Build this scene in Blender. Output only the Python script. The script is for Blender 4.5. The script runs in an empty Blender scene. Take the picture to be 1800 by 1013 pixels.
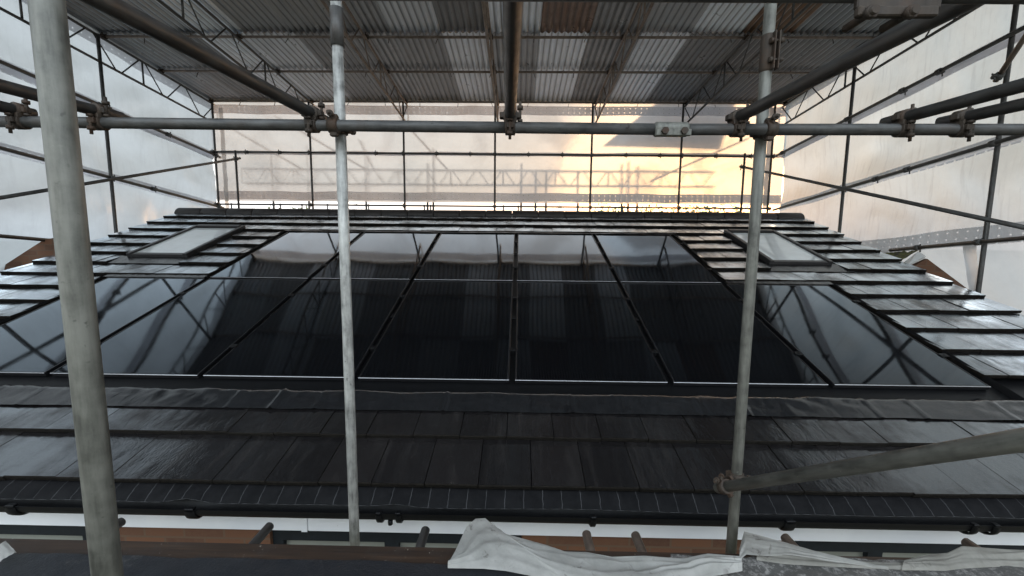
import bpy, bmesh, math, random
from mathutils import Vector, Matrix, noise
random.seed(7)
SC = bpy.context.scene
COL = SC.collection
R = math.radians
V = Vector

# ------------------------------------------------------------------ camera
FOC = 720.0
PITCH, YAW, ROLL, SLOPE = R(6.19), R(-0.90), R(0.54), R(19.2)
_cp, _sp, _cy, _sy, _cr, _sr = (math.cos(PITCH), math.sin(PITCH), math.cos(YAW), math.sin(YAW), math.cos(ROLL), math.sin(ROLL))
FW = V((_sy*_cp, _cy*_cp, -_sp))
_r0 = V((_cy, -_sy, 0)); _u0 = _r0.cross(FW)
RT = _r0*_cr + _u0*_sr
UP = _u0*_cr - _r0*_sr
cam = bpy.data.cameras.new('camera'); camo = bpy.data.objects.new('camera', cam); COL.objects.link(camo)
cam.sensor_width = 36; cam.lens = FOC/1800*36; cam.clip_start = 0.02; cam.clip_end = 3000
camo.matrix_world = Matrix((RT, UP, -FW)).transposed().to_4x4()
SC.camera = camo

def ray(x, y): return FW + RT*((x-900)/FOC) + UP*((506.5-y)/FOC)
def ax(x, y, X): d = ray(x, y); return d*(X/d.x)          # where the sight line of a photo point meets the plane x = X
def ay(x, y, Y): d = ray(x, y); return d*(Y/d.y)
def az(x, y, Z): d = ray(x, y); return d*(Z/d.z)

# ------------------------------------------------------------------ materials
MATS = {}
class NT:
    def __init__(s, name):
        m = bpy.data.materials.new(name); m.use_nodes = True
        s.m = m; s.t = m.node_tree; s.n = s.t.nodes; s.l = s.t.links
        s.n.clear(); s.out = s.n.new('ShaderNodeOutputMaterial')
        MATS[name] = m
    def new(s, typ, **kw):
        nd = s.n.new('ShaderNode'+typ)
        for k, v in kw.items(): setattr(nd, k, v)
        return nd
    def link(s, a, b): s.l.new(a, b)
    def val(s, sock, v):
        if hasattr(v, 'node'): s.l.new(v, sock)
        else: sock.default_value = v
    def coord(s, which='Object', scale=(1, 1, 1), rnd=False):
        tc = s.new('TexCoord'); mp = s.new('Mapping'); mp.inputs['Scale'].default_value = scale
        s.link(tc.outputs[which], mp.inputs['Vector'])
        if rnd:
            oi = s.new('ObjectInfo'); mu = s.math('MULTIPLY', oi.outputs['Random'], 37.0)
            cb = s.new('CombineXYZ'); s.link(mu, cb.inputs[0]); s.link(mu, cb.inputs[1]); s.link(mu, cb.inputs[2])
            s.link(cb.outputs[0], mp.inputs['Location'])
        return mp.outputs[0]
    def noise(s, vec, scale, detail=4, rough=.55, dist=0):
        n = s.new('TexNoise'); s.link(vec, n.inputs['Vector'])
        n.inputs['Scale'].default_value = scale; n.inputs['Detail'].default_value = detail
        n.inputs['Roughness'].default_value = rough; n.inputs['Distortion'].default_value = dist
        return n.outputs['Fac']
    def math(s, op, a, b=0.0, clamp=False):
        n = s.new('Math', operation=op); n.use_clamp = clamp
        s.val(n.inputs[0], a); s.val(n.inputs[1], b); return n.outputs[0]
    def ramp(s, fac, stops):
        n = s.new('ValToRGB'); s.val(n.inputs[0], fac)
        e = n.color_ramp.elements
        while len(e) < len(stops): e.new(0.5)
        for i, (p, c) in enumerate(stops):
            e[i].position = p
            e[i].color = (c, c, c, 1) if isinstance(c, (int, float)) else (*c, 1)
        return n.outputs[0]
    def mix(s, fac, a, b, mode='MIX'):
        n = s.new('Mix', data_type='RGBA', blend_type=mode)
        s.val(n.inputs[0], fac)
        for sock, v in ((n.inputs[6], a), (n.inputs[7], b)):
            if hasattr(v, 'node'): s.l.new(v, sock)
            else: sock.default_value = (*v, 1) if len(v) == 3 else v
        return n.outputs[2]
    def bump(s, h, strength=.3, dist=.01, normal=None):
        n = s.new('Bump'); s.link(h, n.inputs['Height']); n.inputs['Strength'].default_value = strength
        n.inputs['Distance'].default_value = dist
        if normal is not None: s.link(normal, n.inputs['Normal'])
        return n.outputs[0]
    def bsdf(s, col, rough=.5, metal=0, spec=.5, ior=1.5, normal=None, coat=0, finish=True, croug=.03):
        b = s.new('BsdfPrincipled')
        if hasattr(col, 'node'): s.l.new(col, b.inputs['Base Color'])
        else: b.inputs['Base Color'].default_value = (*col, 1)
        s.val(b.inputs['Roughness'], rough); s.val(b.inputs['Metallic'], metal)
        b.inputs['Specular IOR Level'].default_value = spec; b.inputs['IOR'].default_value = ior
        s.val(b.inputs['Coat Weight'], coat); b.inputs['Coat Roughness'].default_value = croug
        if normal is not None: s.link(normal, b.inputs['Normal'])
        if finish: s.link(b.outputs[0], s.out.inputs[0])
        return b.outputs[0]

def mat_steel(name, lo, hi, metal=.25, rough=(.4, .65), rust=0.0, streak=1.0):
    t = NT(name); v = t.coord('Object', rnd=True); vs = t.coord('Object', (9, 9, 1.1), rnd=True)
    a = t.noise(vs, 7, 6, .6); b = t.noise(v, 24, 5, .65); c = t.noise(v, 4.5, 3)
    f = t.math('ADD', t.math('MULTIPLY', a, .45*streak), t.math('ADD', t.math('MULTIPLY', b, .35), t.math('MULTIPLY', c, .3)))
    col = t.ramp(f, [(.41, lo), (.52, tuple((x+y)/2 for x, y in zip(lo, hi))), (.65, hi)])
    sp = t.ramp(t.noise(v, 60, 2, .5), [(.67, 0), (.74, 1)])
    sp2 = t.math('MULTIPLY', sp, t.ramp(c, [(.45, 0), (.6, 1)]))
    col = t.mix(t.math('MULTIPLY', sp2, .6), col, tuple(x*.25 for x in lo))
    cem = t.math('MULTIPLY', 1.0 if hi[0] > .15 else .15, t.math('MULTIPLY', t.ramp(t.noise(v, 34, 4, .7), [(.64, 0), (.70, 1)]), t.ramp(t.noise(v, 3, 2), [(.5, 0), (.62, .7)])))
    col = t.mix(cem, col, tuple(min(1, x*1.5) for x in hi))
    if rust:
        rf = t.math('MULTIPLY', t.ramp(t.noise(v, 11, 6, .7), [(.5, 0), (.68, 1)]), rust)
        col = t.mix(rf, col, (.055, .026, .013))
    r = t.ramp(b, [(.3, rough[0]), (.7, rough[1])])
    t.bsdf(col, r, metal, .4, normal=t.bump(b, .12, .002))
    return t.m

mat_steel('galvanised_steel', (.060, .060, .053), (.195, .193, .172), .2)
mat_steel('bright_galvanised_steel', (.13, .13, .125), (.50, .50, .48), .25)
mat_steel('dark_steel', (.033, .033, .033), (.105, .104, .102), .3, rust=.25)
mat_steel('brown_steel', (.10, .075, .06), (.28, .22, .18), .2, rust=.5)
mat_steel('rusty_steel', (.014, .011, .009), (.060, .045, .034), .2, (.55, .8), rust=.8)

def mat_plain(name, col, rough, metal=0, var=.25, scale=20, bump=.1, spec=.5, coat=0):
    t = NT(name); v = t.coord('Object'); n = t.noise(v, scale, 5, .6)
    c = t.ramp(n, [(.3, tuple(x*(1-var) for x in col)), (.7, tuple(min(1, x*(1+var)) for x in col))])
    t.bsdf(c, rough, metal, spec, normal=t.bump(n, bump, .003), coat=coat)
    return t.m
mat_plain('black_plastic', (.004, .0042, .005), .45, var=.3, spec=.25)
mat_plain('panel_frame', (.012, .012, .014), .28, .3, bump=.02)
mat_plain('frame_lip', (.55, .55, .57), .25, .9, .05, bump=0)
mat_plain('window_frame_grey', (.008, .011, .014), .6, spec=.25)
mat_plain('skylight_frame', (.035, .033, .034), .35, .3)
mat_plain('tile_edge', (.011, .0095, .008), .9, var=.6, scale=60, bump=.5, spec=.1)
mat_plain('mortar_ridge', (.028, .024, .023), .55)
mat_plain('ground_earth', (.09, .085, .06), .95, scale=2, var=.5)
mat_plain('bark', (.06, .045, .035), .9)
mat_plain('barge_white', (.62, .62, .62), .5, var=.08)

def m_tile(name='roof_tile'):
    t = NT(name); v = t.coord('Object'); n = t.noise(v, 55, 6, .65); big = t.noise(v, 1.7, 4, .6); vst = t.coord('Object', (9, 1.6, 1.6))
    st = t.noise(vst, 1.6, 5, .6)
    geo = t.new('NewGeometry'); rnd = geo.outputs['Random Per Island']
    base = t.ramp(rnd, [(0, (.009, .0083, .0088)), (.6, (.0115, .0105, .011)), (1, (.0145, .013, .0132))])
    col = t.mix(t.ramp(st, [(.5, 0), (.75, .5)]), base, (.034, .031, .030))
    spk = t.ramp(t.noise(v, 130, 2, .5), [(.735, 0), (.765, 1)])
    col = t.mix(t.math('MULTIPLY', spk, .55), col, (.22, .21, .19))
    wet = t.math('ADD', t.math('ADD', t.math('MULTIPLY', st, .30), t.math('MULTIPLY', t.noise(v, 3.4, 5, .65), .42)), t.math('MULTIPLY', rnd, .08))
    r = t.ramp(wet, [(.2, .09), (.42, .17), (.62, .34)])
    nb = t.bump(t.math('MULTIPLY', t.noise(v, 75, 3, .6), t.ramp(t.noise(v, 2.6, 3, .5), [(.48, .2), (.6, 1)])), .5, .004); nb2 = t.bump(st, .25, .008, nb); nb3 = t.bump(t.noise(v, 9, 3, .5), .22, .010, nb2)
    base_ = t.bsdf(col, r, 0, .5, ior=1.45, normal=nb3, finish=False)
    gl = t.new('BsdfGlossy'); gl.inputs[0].default_value = (.86, .93, 1, 1); t.link(t.math('MULTIPLY', r, .8), gl.inputs['Roughness']); t.link(nb3, gl.inputs['Normal'])
    lw = t.new('LayerWeight'); lw.inputs[0].default_value = .5
    f2 = t.math('MULTIPLY', lw.outputs['Facing'], lw.outputs['Facing']); f4 = t.math('MULTIPLY', f2, f2)
    f3 = t.math('MULTIPLY', f2, lw.outputs['Facing'])
    film = t.math('MULTIPLY', t.math('MULTIPLY', f3, 1.75), t.ramp(t.math('ADD', t.math('MULTIPLY', wet, .6), t.math('MULTIPLY', t.noise(t.coord('Object', (1.5, 1.1, 1.1)), 1.5, 5, .65), .5)), [(.44, 1), (.60, .06)]), True)
    m = t.new('MixShader'); t.link(film, m.inputs[0]); t.link(base_, m.inputs[1]); t.link(gl.outputs[0], m.inputs[2]); t.link(m.outputs[0], t.out.inputs[0])
m_tile()

def m_glass():
    t = NT('solar_glass'); v = t.coord('Object')
    w = t.new('TexWave', wave_type='BANDS', bands_direction='X'); t.link(v, w.inputs['Vector']); w.inputs['Scale'].default_value = 16.0
    line = t.ramp(w.outputs[0], [(.9, 0), (.97, 1)])
    col = t.mix(t.math('MULTIPLY', line, .6), (.0035, .0037, .0045), (.010, .0105, .012))
    vs = t.coord('Object', (5, 1.2, 1), rnd=True)
    n = t.noise(vs, 1.3, 3, .5); grime = t.noise(t.coord('Object', (1, .5, 1), rnd=True), 3.2, 5, .7)
    dn = t.noise(v, 190, 2, .5)
    sepy = t.new('SeparateXYZ'); t.link(v, sepy.inputs[0])
    r = t.math('ADD', t.ramp(grime, [(.42, .032), (.62, .055), (.78, .11)]), t.ramp(dn, [(.70, 0), (.76, .10)]))
    spk = t.math('MULTIPLY', t.ramp(dn, [(.74, 0), (.78, 1)]), t.ramp(grime, [(.5, 0), (.7, .4)]))
    col = t.mix(spk, col, (.12, .12, .12))
    nb = t.bump(n, .04, .004); nb = t.bump(dn, .035, .0006, nb)
    df = t.new('BsdfDiffuse'); t.link(col, df.inputs[0]); gl = t.new('BsdfGlossy'); gl.inputs[0].default_value = (.80, .90, 1, 1); t.link(r, gl.inputs['Roughness'])
    t.link(nb, gl.inputs['Normal']); lw = t.new('LayerWeight'); lw.inputs[0].default_value = .5; t.link(nb, lw.inputs['Normal'])
    f2 = t.math('MULTIPLY', lw.outputs['Facing'], lw.outputs['Facing']); f4 = t.math('MULTIPLY', t.math('MULTIPLY', t.math('MULTIPLY', f2, f2), f2), 4.1)
    fac = t.math('ADD', f4, .006, True)
    m = t.new('MixShader'); t.link(fac, m.inputs[0]); t.link(df.outputs[0], m.inputs[1]); t.link(gl.outputs[0], m.inputs[2]); t.link(m.outputs[0], t.out.inputs[0])
m_glass()

def m_sheet(name, tr, weave=True, hole=False, thin=.05, glow=0.0, streaks=0.0):
    """Reinforced polythene: light diffuses through it, with a weave, clouding and a slight sheen."""
    t = NT(name); uv = t.coord('UV'); v = t.coord('Object')
    cl = t.noise(v, 1.1, 5, .6, .4); fine = t.noise(v, 9, 6, .7)
    f = t.math('ADD', t.math('MULTIPLY', cl, .7), t.math('MULTIPLY', fine, .3))
    col = t.ramp(f, [(.33, tuple(x*.86 for x in tr)), (.5, tuple(x*.97 for x in tr)), (.66, tuple(min(1, x*1.05) for x in tr))])
    if weave:
        ch = None
        for d in ('X', 'Y'):
            w = t.new('TexWave', wave_type='BANDS', bands_direction=d); t.link(uv, w.inputs['Vector']); w.inputs['Scale'].default_value = 26
            w.inputs['Distortion'].default_value = .3
            g = t.ramp(w.outputs[0], [(.0, .0), (.8, .0), (1, .16)])
            ch = g if ch is None else t.math('MAXIMUM', ch, g)
        col = t.mix(ch, col, tuple(x*.6 for x in tr))
    if streaks:
        vs = t.coord('UV', (5.5, .5, 1)); s = t.ramp(t.noise(vs, 3, 5, .65), [(.52, 0), (.7, streaks)])
        col = t.mix(s, col, tuple(x*.62 for x in tr))
    tl = t.new('BsdfTranslucent'); t.link(col, tl.inputs[0])
    df = t.new('BsdfDiffuse'); df.inputs[0].default_value = (*(min(.5, x*.5) for x in tr), 1)
    gl = t.new('BsdfGlossy'); gl.inputs['Roughness'].default_value = .35; gl.inputs[0].default_value = (.9, .9, .9, 1)
    tp = t.new('BsdfTransparent'); tp.inputs[0].default_value = (.95, .95, .95, 1)
    cr = t.noise(t.coord('UV', (1.0, .6, 1)), 1.6, 4, .5, .3)
    nb = t.bump(cr, .5, .09)
    for b in (tl, df, gl): t.link(nb, b.inputs['Normal'])
    m1 = t.new('MixShader'); m1.inputs[0].default_value = .18; t.link(tl.outputs[0], m1.inputs[1]); t.link(df.outputs[0], m1.inputs[2])
    m2 = t.new('MixShader'); m2.inputs[0].default_value = .05; t.link(m1.outputs[0], m2.inputs[1]); t.link(gl.outputs[0], m2.inputs[2])
    m3 = t.new('MixShader'); m3.inputs[0].default_value = thin; t.link(m2.outputs[0], m3.inputs[1]); t.link(tp.outputs[0], m3.inputs[2])
    last = m3
    if glow:
        rf = t.new('BsdfRefraction'); rf.inputs['IOR'].default_value = 1.14; rf.inputs['Roughness'].default_value = .44
        rf.inputs[0].default_value = (1, .97, .93, 1)
        m4 = t.new('MixShader'); t.link(t.math('MULTIPLY', t.ramp(t.noise(v, .9, 5, .6, .6), [(.35, .35), (.5, .9), (.65, 1)]), glow*1.2), m4.inputs[0]); t.link(last.outputs[0], m4.inputs[1]); t.link(rf.outputs[0], m4.inputs[2]); last = m4
    if hole:
        sx = t.new('SeparateXYZ'); t.link(t.coord('UV'), sx.inputs[0])
        fu = t.math('SUBTRACT', t.math('FRACT', t.math('DIVIDE', sx.outputs[0], .115)), .5)
        fv = t.math('SUBTRACT', t.math('FRACT', t.math('DIVIDE', sx.outputs[1], .085)), .5)
        du = t.math('MULTIPLY', fu, .115); dv = t.math('MULTIPLY', fv, .085)
        d2 = t.math('ADD', t.math('MULTIPLY', du, du), t.math('MULTIPLY', dv, dv))
        hm = t.math('LESS_THAN', d2, .0105**2)
        m5 = t.new('MixShader'); t.link(hm, m5.inputs[0]); t.link(last.outputs[0], m5.inputs[1])
        tp2 = t.new('BsdfTransparent'); t.link(tp2.outputs[0], m5.inputs[2]); last = m5
    t.link(last.outputs[0], t.out.inputs[0])
m_sheet('plastic_back', (.30, .303, .31), glow=.075)
m_sheet('plastic_left', (.43, .44, .447), streaks=.25)
m_sheet('plastic_right', (.355, .39, .40), streaks=.6)
m_sheet('plastic_low', (.33, .345, .35))
m_sheet('plastic_fold', (.6, .6, .6), weave=False)
m_sheet('plastic_shade', (.32, .32, .34), weave=False, thin=.02)
m_sheet('eyelet_band', (.66, .65, .67), weave=False, hole=True, thin=.0)

def m_tin():
    t = NT('corrugated_iron'); oi = t.new('ObjectInfo'); v = t.coord('Object', (10, .55, 10), rnd=True); v2 = t.coord('Object', rnd=True)
    a = t.noise(v, 3.2, 6, .65); b = t.noise(v2, 5, 6, .7)
    base = oi.outputs['Color']
    col = t.mix(t.ramp(a, [(.35, 0), (.7, .7)]), base, (.42, .41, .40), 'MIX')
    col = t.mix(.5, base, col)
    rust = t.math('MULTIPLY', t.ramp(t.math('ADD', t.math('MULTIPLY', a, .6), t.math('MULTIPLY', b, .4)), [(.5, 0), (.66, 1)]), oi.outputs['Alpha'])
    col = t.mix(rust, col, (.095, .045, .024))
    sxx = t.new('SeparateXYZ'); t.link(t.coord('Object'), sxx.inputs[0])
    ph = t.math('SINE', t.math('MULTIPLY', sxx.outputs[0], math.tau/.0985)); dirt_shade = t.math('MULTIPLY', t.ramp(ph, [(.45, 0), (.95, .75)]), t.ramp(a, [(.35, 1), (.75, .35)]))
    col = t.mix(dirt_shade, col, (.045, .045, .05))  # dirt lines plus painted shade in the hollows seen from below
    r = t.ramp(b, [(.3, .25), (.7, .45)])
    t.bsdf(col, r, .45, .6, normal=t.bump(b, .1, .004))
m_tin()

def m_brick():
    t = NT('brick'); v = t.coord('Object'); mp = t.new('Mapping'); mp.inputs['Rotation'].default_value = (R(90), 0, 0); t.link(v, mp.inputs[0])
    b = t.new('TexBrick'); t.link(mp.outputs[0], b.inputs['Vector'])
    b.inputs['Scale'].default_value = 1; b.inputs['Brick Width'].default_value = .225; b.inputs['Row Height'].default_value = .075; b.inputs['Mortar Size'].default_value = .006
    b.inputs['Color1'].default_value = (.14, .058, .026, 1); b.inputs['Color2'].default_value = (.07, .030, .016, 1); b.inputs['Mortar'].default_value = (.10, .066, .042, 1)
    n = t.noise(v, 30, 5, .7); c = t.mix(t.ramp(n, [(.35, .5), (.7, 0)]), b.outputs[0], (.12, .06, .035))
    t.bsdf(c, .85, normal=t.bump(t.math('ADD', b.outputs['Fac'], t.math('MULTIPLY', n, -.5)), -.4, .004))
m_brick()

def m_wood():
    t = NT('weathered_board'); v = t.coord('Object', (1.2, 22, 22)); n = t.noise(v, 2.2, 7, .65); v2 = t.coord('Object'); b = t.noise(v2, 6, 5, .7)
    c = t.ramp(n, [(.3, (.010, .005, .003)), (.55, (.028, .014, .007)), (.75, (.062, .035, .019))])
    c = t.mix(t.ramp(b, [(.5, 0), (.7, .6)]), c, (.03, .024, .022))
    sp = t.ramp(t.noise(v2, 45, 3, .7), [(.66, 0), (.72, 1)])
    c = t.mix(t.math('MULTIPLY', sp, t.ramp(b, [(.45, 0), (.6, .8)])), c, (.5, .46, .40))
    t.bsdf(c, .55, normal=t.bump(n, .3, .003))
m_wood()

def m_felt(name, dark, light, cover):
    t = NT(name); v = t.coord('Object'); b = t.noise(v, 3, 5, .65); n = t.noise(v, 90, 4, .75); g = t.noise(v, 38, 5, .8)
    m = t.math('MULTIPLY', t.ramp(g, [(.5, 0), (.6, 1)]), t.ramp(b, [(cover, 0), (cover+.2, 1)]))
    c = t.mix(m, dark, light)
    t.bsdf(c, t.ramp(b, [(.35, .28), (.65, .6)]), normal=t.bump(t.math('ADD', n, t.math('MULTIPLY', m, .5)), .4, .006))
m_felt('black_felt', (.008, .0095, .013), (.13, .125, .12), .6)
m_felt('gritty_felt', (.07, .068, .065), (.24, .23, .22), .25)

def m_cloth(name, a, b):
    t = NT(name); v = t.coord('Object'); n = t.noise(v, 7, 5, .65); f = t.noise(v, 60, 3, .6); s = t.noise(v, 16, 6, .75, 1.0)
    c = t.ramp(n, [(.3, a), (.7, b)])
    d = t.math('MULTIPLY', t.ramp(s, [(.56, 0), (.64, 1)]), t.ramp(t.noise(v, 4, 2, .5), [(.48, 0), (.62, 1)]))
    c = t.mix(t.math('MULTIPLY', d, .75), c, (.10, .085, .075))
    df = t.bsdf(c, .55, normal=t.bump(t.math('ADD', s, f), .25, .006), finish=False)
    tl = t.new('BsdfTranslucent'); t.link(c, tl.inputs[0])
    m = t.new('MixShader'); m.inputs[0].default_value = .38; t.link(df, m.inputs[1]); t.link(tl.outputs[0], m.inputs[2]); t.link(m.outputs[0], t.out.inputs[0])
m_cloth('dust_sheet', (.33, .325, .305), (.50, .49, .465))
m_cloth('dirty_dust_sheet', (.20, .19, .165), (.36, .345, .31))
m_cloth('torn_dust_sheet', (.27, .26, .24), (.46, .45, .42))

def m_tray():
    t = NT('eaves_felt'); v = t.coord('Object'); sx = t.new('SeparateXYZ'); t.link(v, sx.inputs[0])
    n = t.noise(v, 12, 4, .6)
    xw = t.math('ADD', sx.outputs[0], t.math('MULTIPLY', t.noise(t.coord('Object', (1, 12, 12)), 3, 2), .012))
    fr = t.math('ABSOLUTE', t.math('SUBTRACT', t.math('FRACT', t.math('DIVIDE', xw, .0995)), .5))
    ln = t.math('LESS_THAN', fr, .017)
    c = t.mix(t.math('MULTIPLY', ln, t.ramp(n, [(.3, .3), (.6, .9)])), t.ramp(n, [(.3, (.004, .0042, .005)), (.7, (.010, .010, .011))]), (.065, .065, .068))
    t.bsdf(c, .75, spec=.12, normal=t.bump(n, .2, .01))
m_tray()

def m_lead():
    t = NT('lead_flashing'); v = t.coord('Object'); n = t.noise(v, 22, 6, .7, .8); a = t.noise(t.coord('Object', (3, 1, 1)), 9, 4, .6)
    c = t.ramp(n, [(.3, (.006, .0065, .008)), (.7, (.018, .0185, .02))])
    t.bsdf(c, t.ramp(a, [(.35, .10), (.65, .26)]), .0, ior=1.7, normal=t.bump(t.math('ADD', n, a), .18, .008))
m_lead()

def m_moss():
    t = NT('moss_roof'); v = t.coord('Object'); n = t.noise(v, 9, 6, .7)
    t.bsdf(t.ramp(n, [(.4, (.05, .045, .04)), (.5, (.09, .10, .02)), (.7, (.16, .17, .03))]), .95, normal=t.bump(n, .8, .03))
m_moss()

def m_leaf(name, a, b):
    t = NT(name); geo = t.new('NewGeometry')
    c = t.ramp(geo.outputs['Random Per Island'], [(0, a), (1, b)])
    d = t.bsdf(c, .6, finish=False); tl = t.new('BsdfTranslucent'); t.link(c, tl.inputs[0])
    m = t.new('MixShader'); m.inputs[0].default_value = .45; t.link(d, m.inputs[1]); t.link(tl.outputs[0], m.inputs[2]); t.link(m.outputs[0], t.out.inputs[0])
m_leaf('leaf_green', (.04, .07, .02), (.12, .15, .04))
m_leaf('leaf_brown', (.06, .05, .03), (.13, .10, .05))

def m_pane(name, col, rough):
    t = NT(name); v = t.coord('Object'); n = t.noise(v, 6, 4, .6)
    t.bsdf(t.ramp(n, [(.3, tuple(x*.88 for x in col)), (.7, col)]), rough, 0, .5, ior=2.1)
m_pane('skylight_glass', (.80, .83, .84), .05)
m_pane('window_glass', (.20, .21, .19), .10)

# ------------------------------------------------------------------ mesh helpers
def frame(d):
    d = d.normalized(); a = V((0, 0, 1)) if abs(d.z) < .9 else V((1, 0, 0))
    u = d.cross(a).normalized(); return u, d.cross(u).normalized(), d
def tube(bm, p, q, r, seg=14, r2=None, hollow=0.0):
    p, q = V(p), V(q); u, w, d = frame(q-p); r2 = r if r2 is None else r2
    ring = lambda c, rr: [bm.verts.new(c + (u*math.cos(k*math.tau/seg) + w*math.sin(k*math.tau/seg))*rr) for k in range(seg)]
    A, B = ring(p, r), ring(q, r2)
    for k in range(seg):
        f = bm.faces.new((A[k], A[(k+1) % seg], B[(k+1) % seg], B[k])); f.smooth = True
    for c, ring_, rr, s in ((p, A, r, 1), (q, B, r2, -1)):
        if hollow:
            I = ring(c, rr-hollow); J = ring(c + d*s*.06, rr-hollow)
            for k in range(seg):
                k2 = (k+1) % seg
                bm.faces.new((ring_[k2], ring_[k], I[k], I[k2]) if s == 1 else (ring_[k], ring_[k2], I[k2], I[k]))
                bm.faces.new((I[k2], I[k], J[k], J[k2]) if s == 1 else (I[k], I[k2], J[k2], J[k]))
            bm.faces.new(J if s == 1 else J[::-1])
        else:
            bm.faces.new(ring_[::-1] if s == 1 else ring_)
def path(bm, pts, r, seg=8):
    for a, b in zip(pts, pts[1:]): tube(bm, a, b, r, seg)
def box(bm, c, X, Y, Z, hx, hy, hz, bev=0):
    c = V(c); X, Y, Z = V(X).normalized(), V(Y).normalized(), V(Z).normalized()
    vs = [bm.verts.new(c + X*(sx*hx) + Y*(sy*hy) + Z*(sz*hz)) for sx in (-1, 1) for sy in (-1, 1) for sz in (-1, 1)]
    fs = [bm.faces.new([vs[i] for i in q]) for q in ((0, 1, 3, 2), (4, 6, 7, 5), (0, 4, 5, 1), (2, 3, 7, 6), (0, 2, 6, 4), (1, 5, 7, 3))]
    if bev:
        es = list({e for f in fs for e in f.edges})
        bmesh.ops.bevel(bm, geom=es, offset=bev, segments=1, affect='EDGES')
def abox(bm, x0, x1, y0, y1, z0, z1, bev=0):
    box(bm, ((x0+x1)/2, (y0+y1)/2, (z0+z1)/2), (1, 0, 0), (0, 1, 0), (0, 0, 1), abs(x1-x0)/2, abs(y1-y0)/2, abs(z1-z0)/2, bev)
def collar(bm, c, d, r0, r1, hw, seg=18, gap=0, ref=None):
    """a band round a tube: inner radius r0, outer r1, half width hw along d"""
    u, w, d = frame(V(d)); c = V(c)
    L = []
    for k in range(seg):
        a = k*math.tau/seg; e = u*math.cos(a) + w*math.sin(a)
        L.append([bm.verts.new(c + e*r0 - d*hw), bm.verts.new(c + e*r1 - d*hw*.9), bm.verts.new(c + e*r1 + d*hw*.9), bm.verts.new(c + e*r0 + d*hw)])
    for k in range(seg):
        a, b = L[k], L[(k+1) % seg]
        for i in range(4):
            j = (i+1) % 4; f = bm.faces.new((a[i], b[i], b[j], a[j])); f.smooth = i in (1, 3)
def grid(bm, P, nu, nv, uvf=None, smooth=True):
    vs = [[bm.verts.new(P(i/nu, j/nv)) for j in range(nv+1)] for i in range(nu+1)]
    uv = bm.loops.layers.uv.verify() if uvf else None
    for i in range(nu):
        for j in range(nv):
            f = bm.faces.new((vs[i][j], vs[i+1][j], vs[i+1][j+1], vs[i][j+1])); f.smooth = smooth
            if uvf:
                for lp, (a, b) in zip(f.loops, ((i, j), (i+1, j), (i+1, j+1), (i, j+1))): lp[uv].uv = uvf(a/nu, b/nv)
    return vs
def base_of(o):
    b = V((0, 0, 0))
    while o: b = b + o.location; o = o.parent
    return b
def obj(name, bm, mat, parent=None, origin=None, recalc=True):
    if recalc: bmesh.ops.recalc_face_normals(bm, faces=bm.faces)
    me = bpy.data.meshes.new(name)
    org = V(origin) if origin is not None else (base_of(parent) if parent else V((0, 0, 0)))
    bmesh.ops.translate(bm, verts=bm.verts, vec=-org)
    bm.to_mesh(me); bm.free()
    if isinstance(mat, str): mat = MATS[mat]
    me.materials.append(mat)
    o = bpy.data.objects.new(name, me); COL.objects.link(o)
    if parent: o.parent = parent; o.location = org - base_of(parent)
    else: o.location = org
    return o
def tag(o, label, cat, group=None, kind=None):
    if label: o['label'] = label
    if cat: o['category'] = cat
    if group: o['group'] = group
    if kind: o['kind'] = kind
    return o
def thing(name, label, cat, loc, group=None):
    o = bpy.data.objects.new(name, None); COL.objects.link(o); o.location = V(loc); o.empty_display_size = .1
    return tag(o, label, cat, group)
def struct(name, bm, mat):
    o = obj(name, bm, mat); o['kind'] = 'structure'; return o
B = bmesh.new

# ------------------------------------------------------------------ scaffold tubes and fittings
def hexnut(bm, c, d, r=.014, h=.012): tube(bm, c - d*h/2, c + d*h/2, r, 6)
def coupler(parent, ca, a, cb, b, r, mat='rusty_steel', rb=None):
    """right angle coupler: a band round each of two crossing tubes, a saddle between them, two flap bolts"""
    ca, cb, a, b = V(ca), V(cb), V(a).normalized(), V(b).normalized(); rb = rb or r
    n = (cb-ca)
    if n.length < 1e-4: n = a.cross(b)
    n.normalize()
    bm = B(); k = r/.021
    collar(bm, ca, a, r*1.005, r+.0075*k, .020*k); collar(bm, cb, b, rb*1.005, rb+.0075*k, .020*k)
    mid = (ca+cb)/2
    sa, sb = a.cross(n).normalized(), b.cross(n).normalized()
    box(bm, mid, a, sa, n, .024*k, .024*k, .010*k, .003*k)
    for c, d, s, nn in ((ca, a, sa, -n), (cb, b, sb, n)):
        for sg in (-1, 1):
            box(bm, c + s*sg*(r+.008*k), d, s, nn, .014*k, .012*k, .011*k, .003*k)
    o = obj('coupler', bm, mat, parent)
    for c, s, nn in ((ca, sa, -n), (cb, -sb, n)):
        bm = B(); e = c + s*(r+.016*k)
        tube(bm, e - nn*.024*k, e + nn*.052*k, .0055*k, 8); hexnut(bm, e + nn*.030*k, nn, .0125*k, .013*k); hexnut(bm, e - nn*.018*k, nn, .0115*k, .009*k)
        obj('bolt', bm, mat, o)
    return o
def clip(parent, c, d, r, mat='dark_steel'):
    """small far fitting: a band with two lugs and a bolt, read as one dark lump at this distance"""
    c, d = V(c), V(d).normalized(); bm = B(); collar(bm, c, d, r*1.01, r+.014, .032, 12); u, w, _ = frame(d)
    box(bm, c + u*(r+.014), d, u, w, .026, .020, .018, .004); tube(bm, c + u*(r+.018) - w*.05, c + u*(r+.018) + w*.06, .008, 6)
    return obj('coupler', bm, mat, parent)
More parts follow.
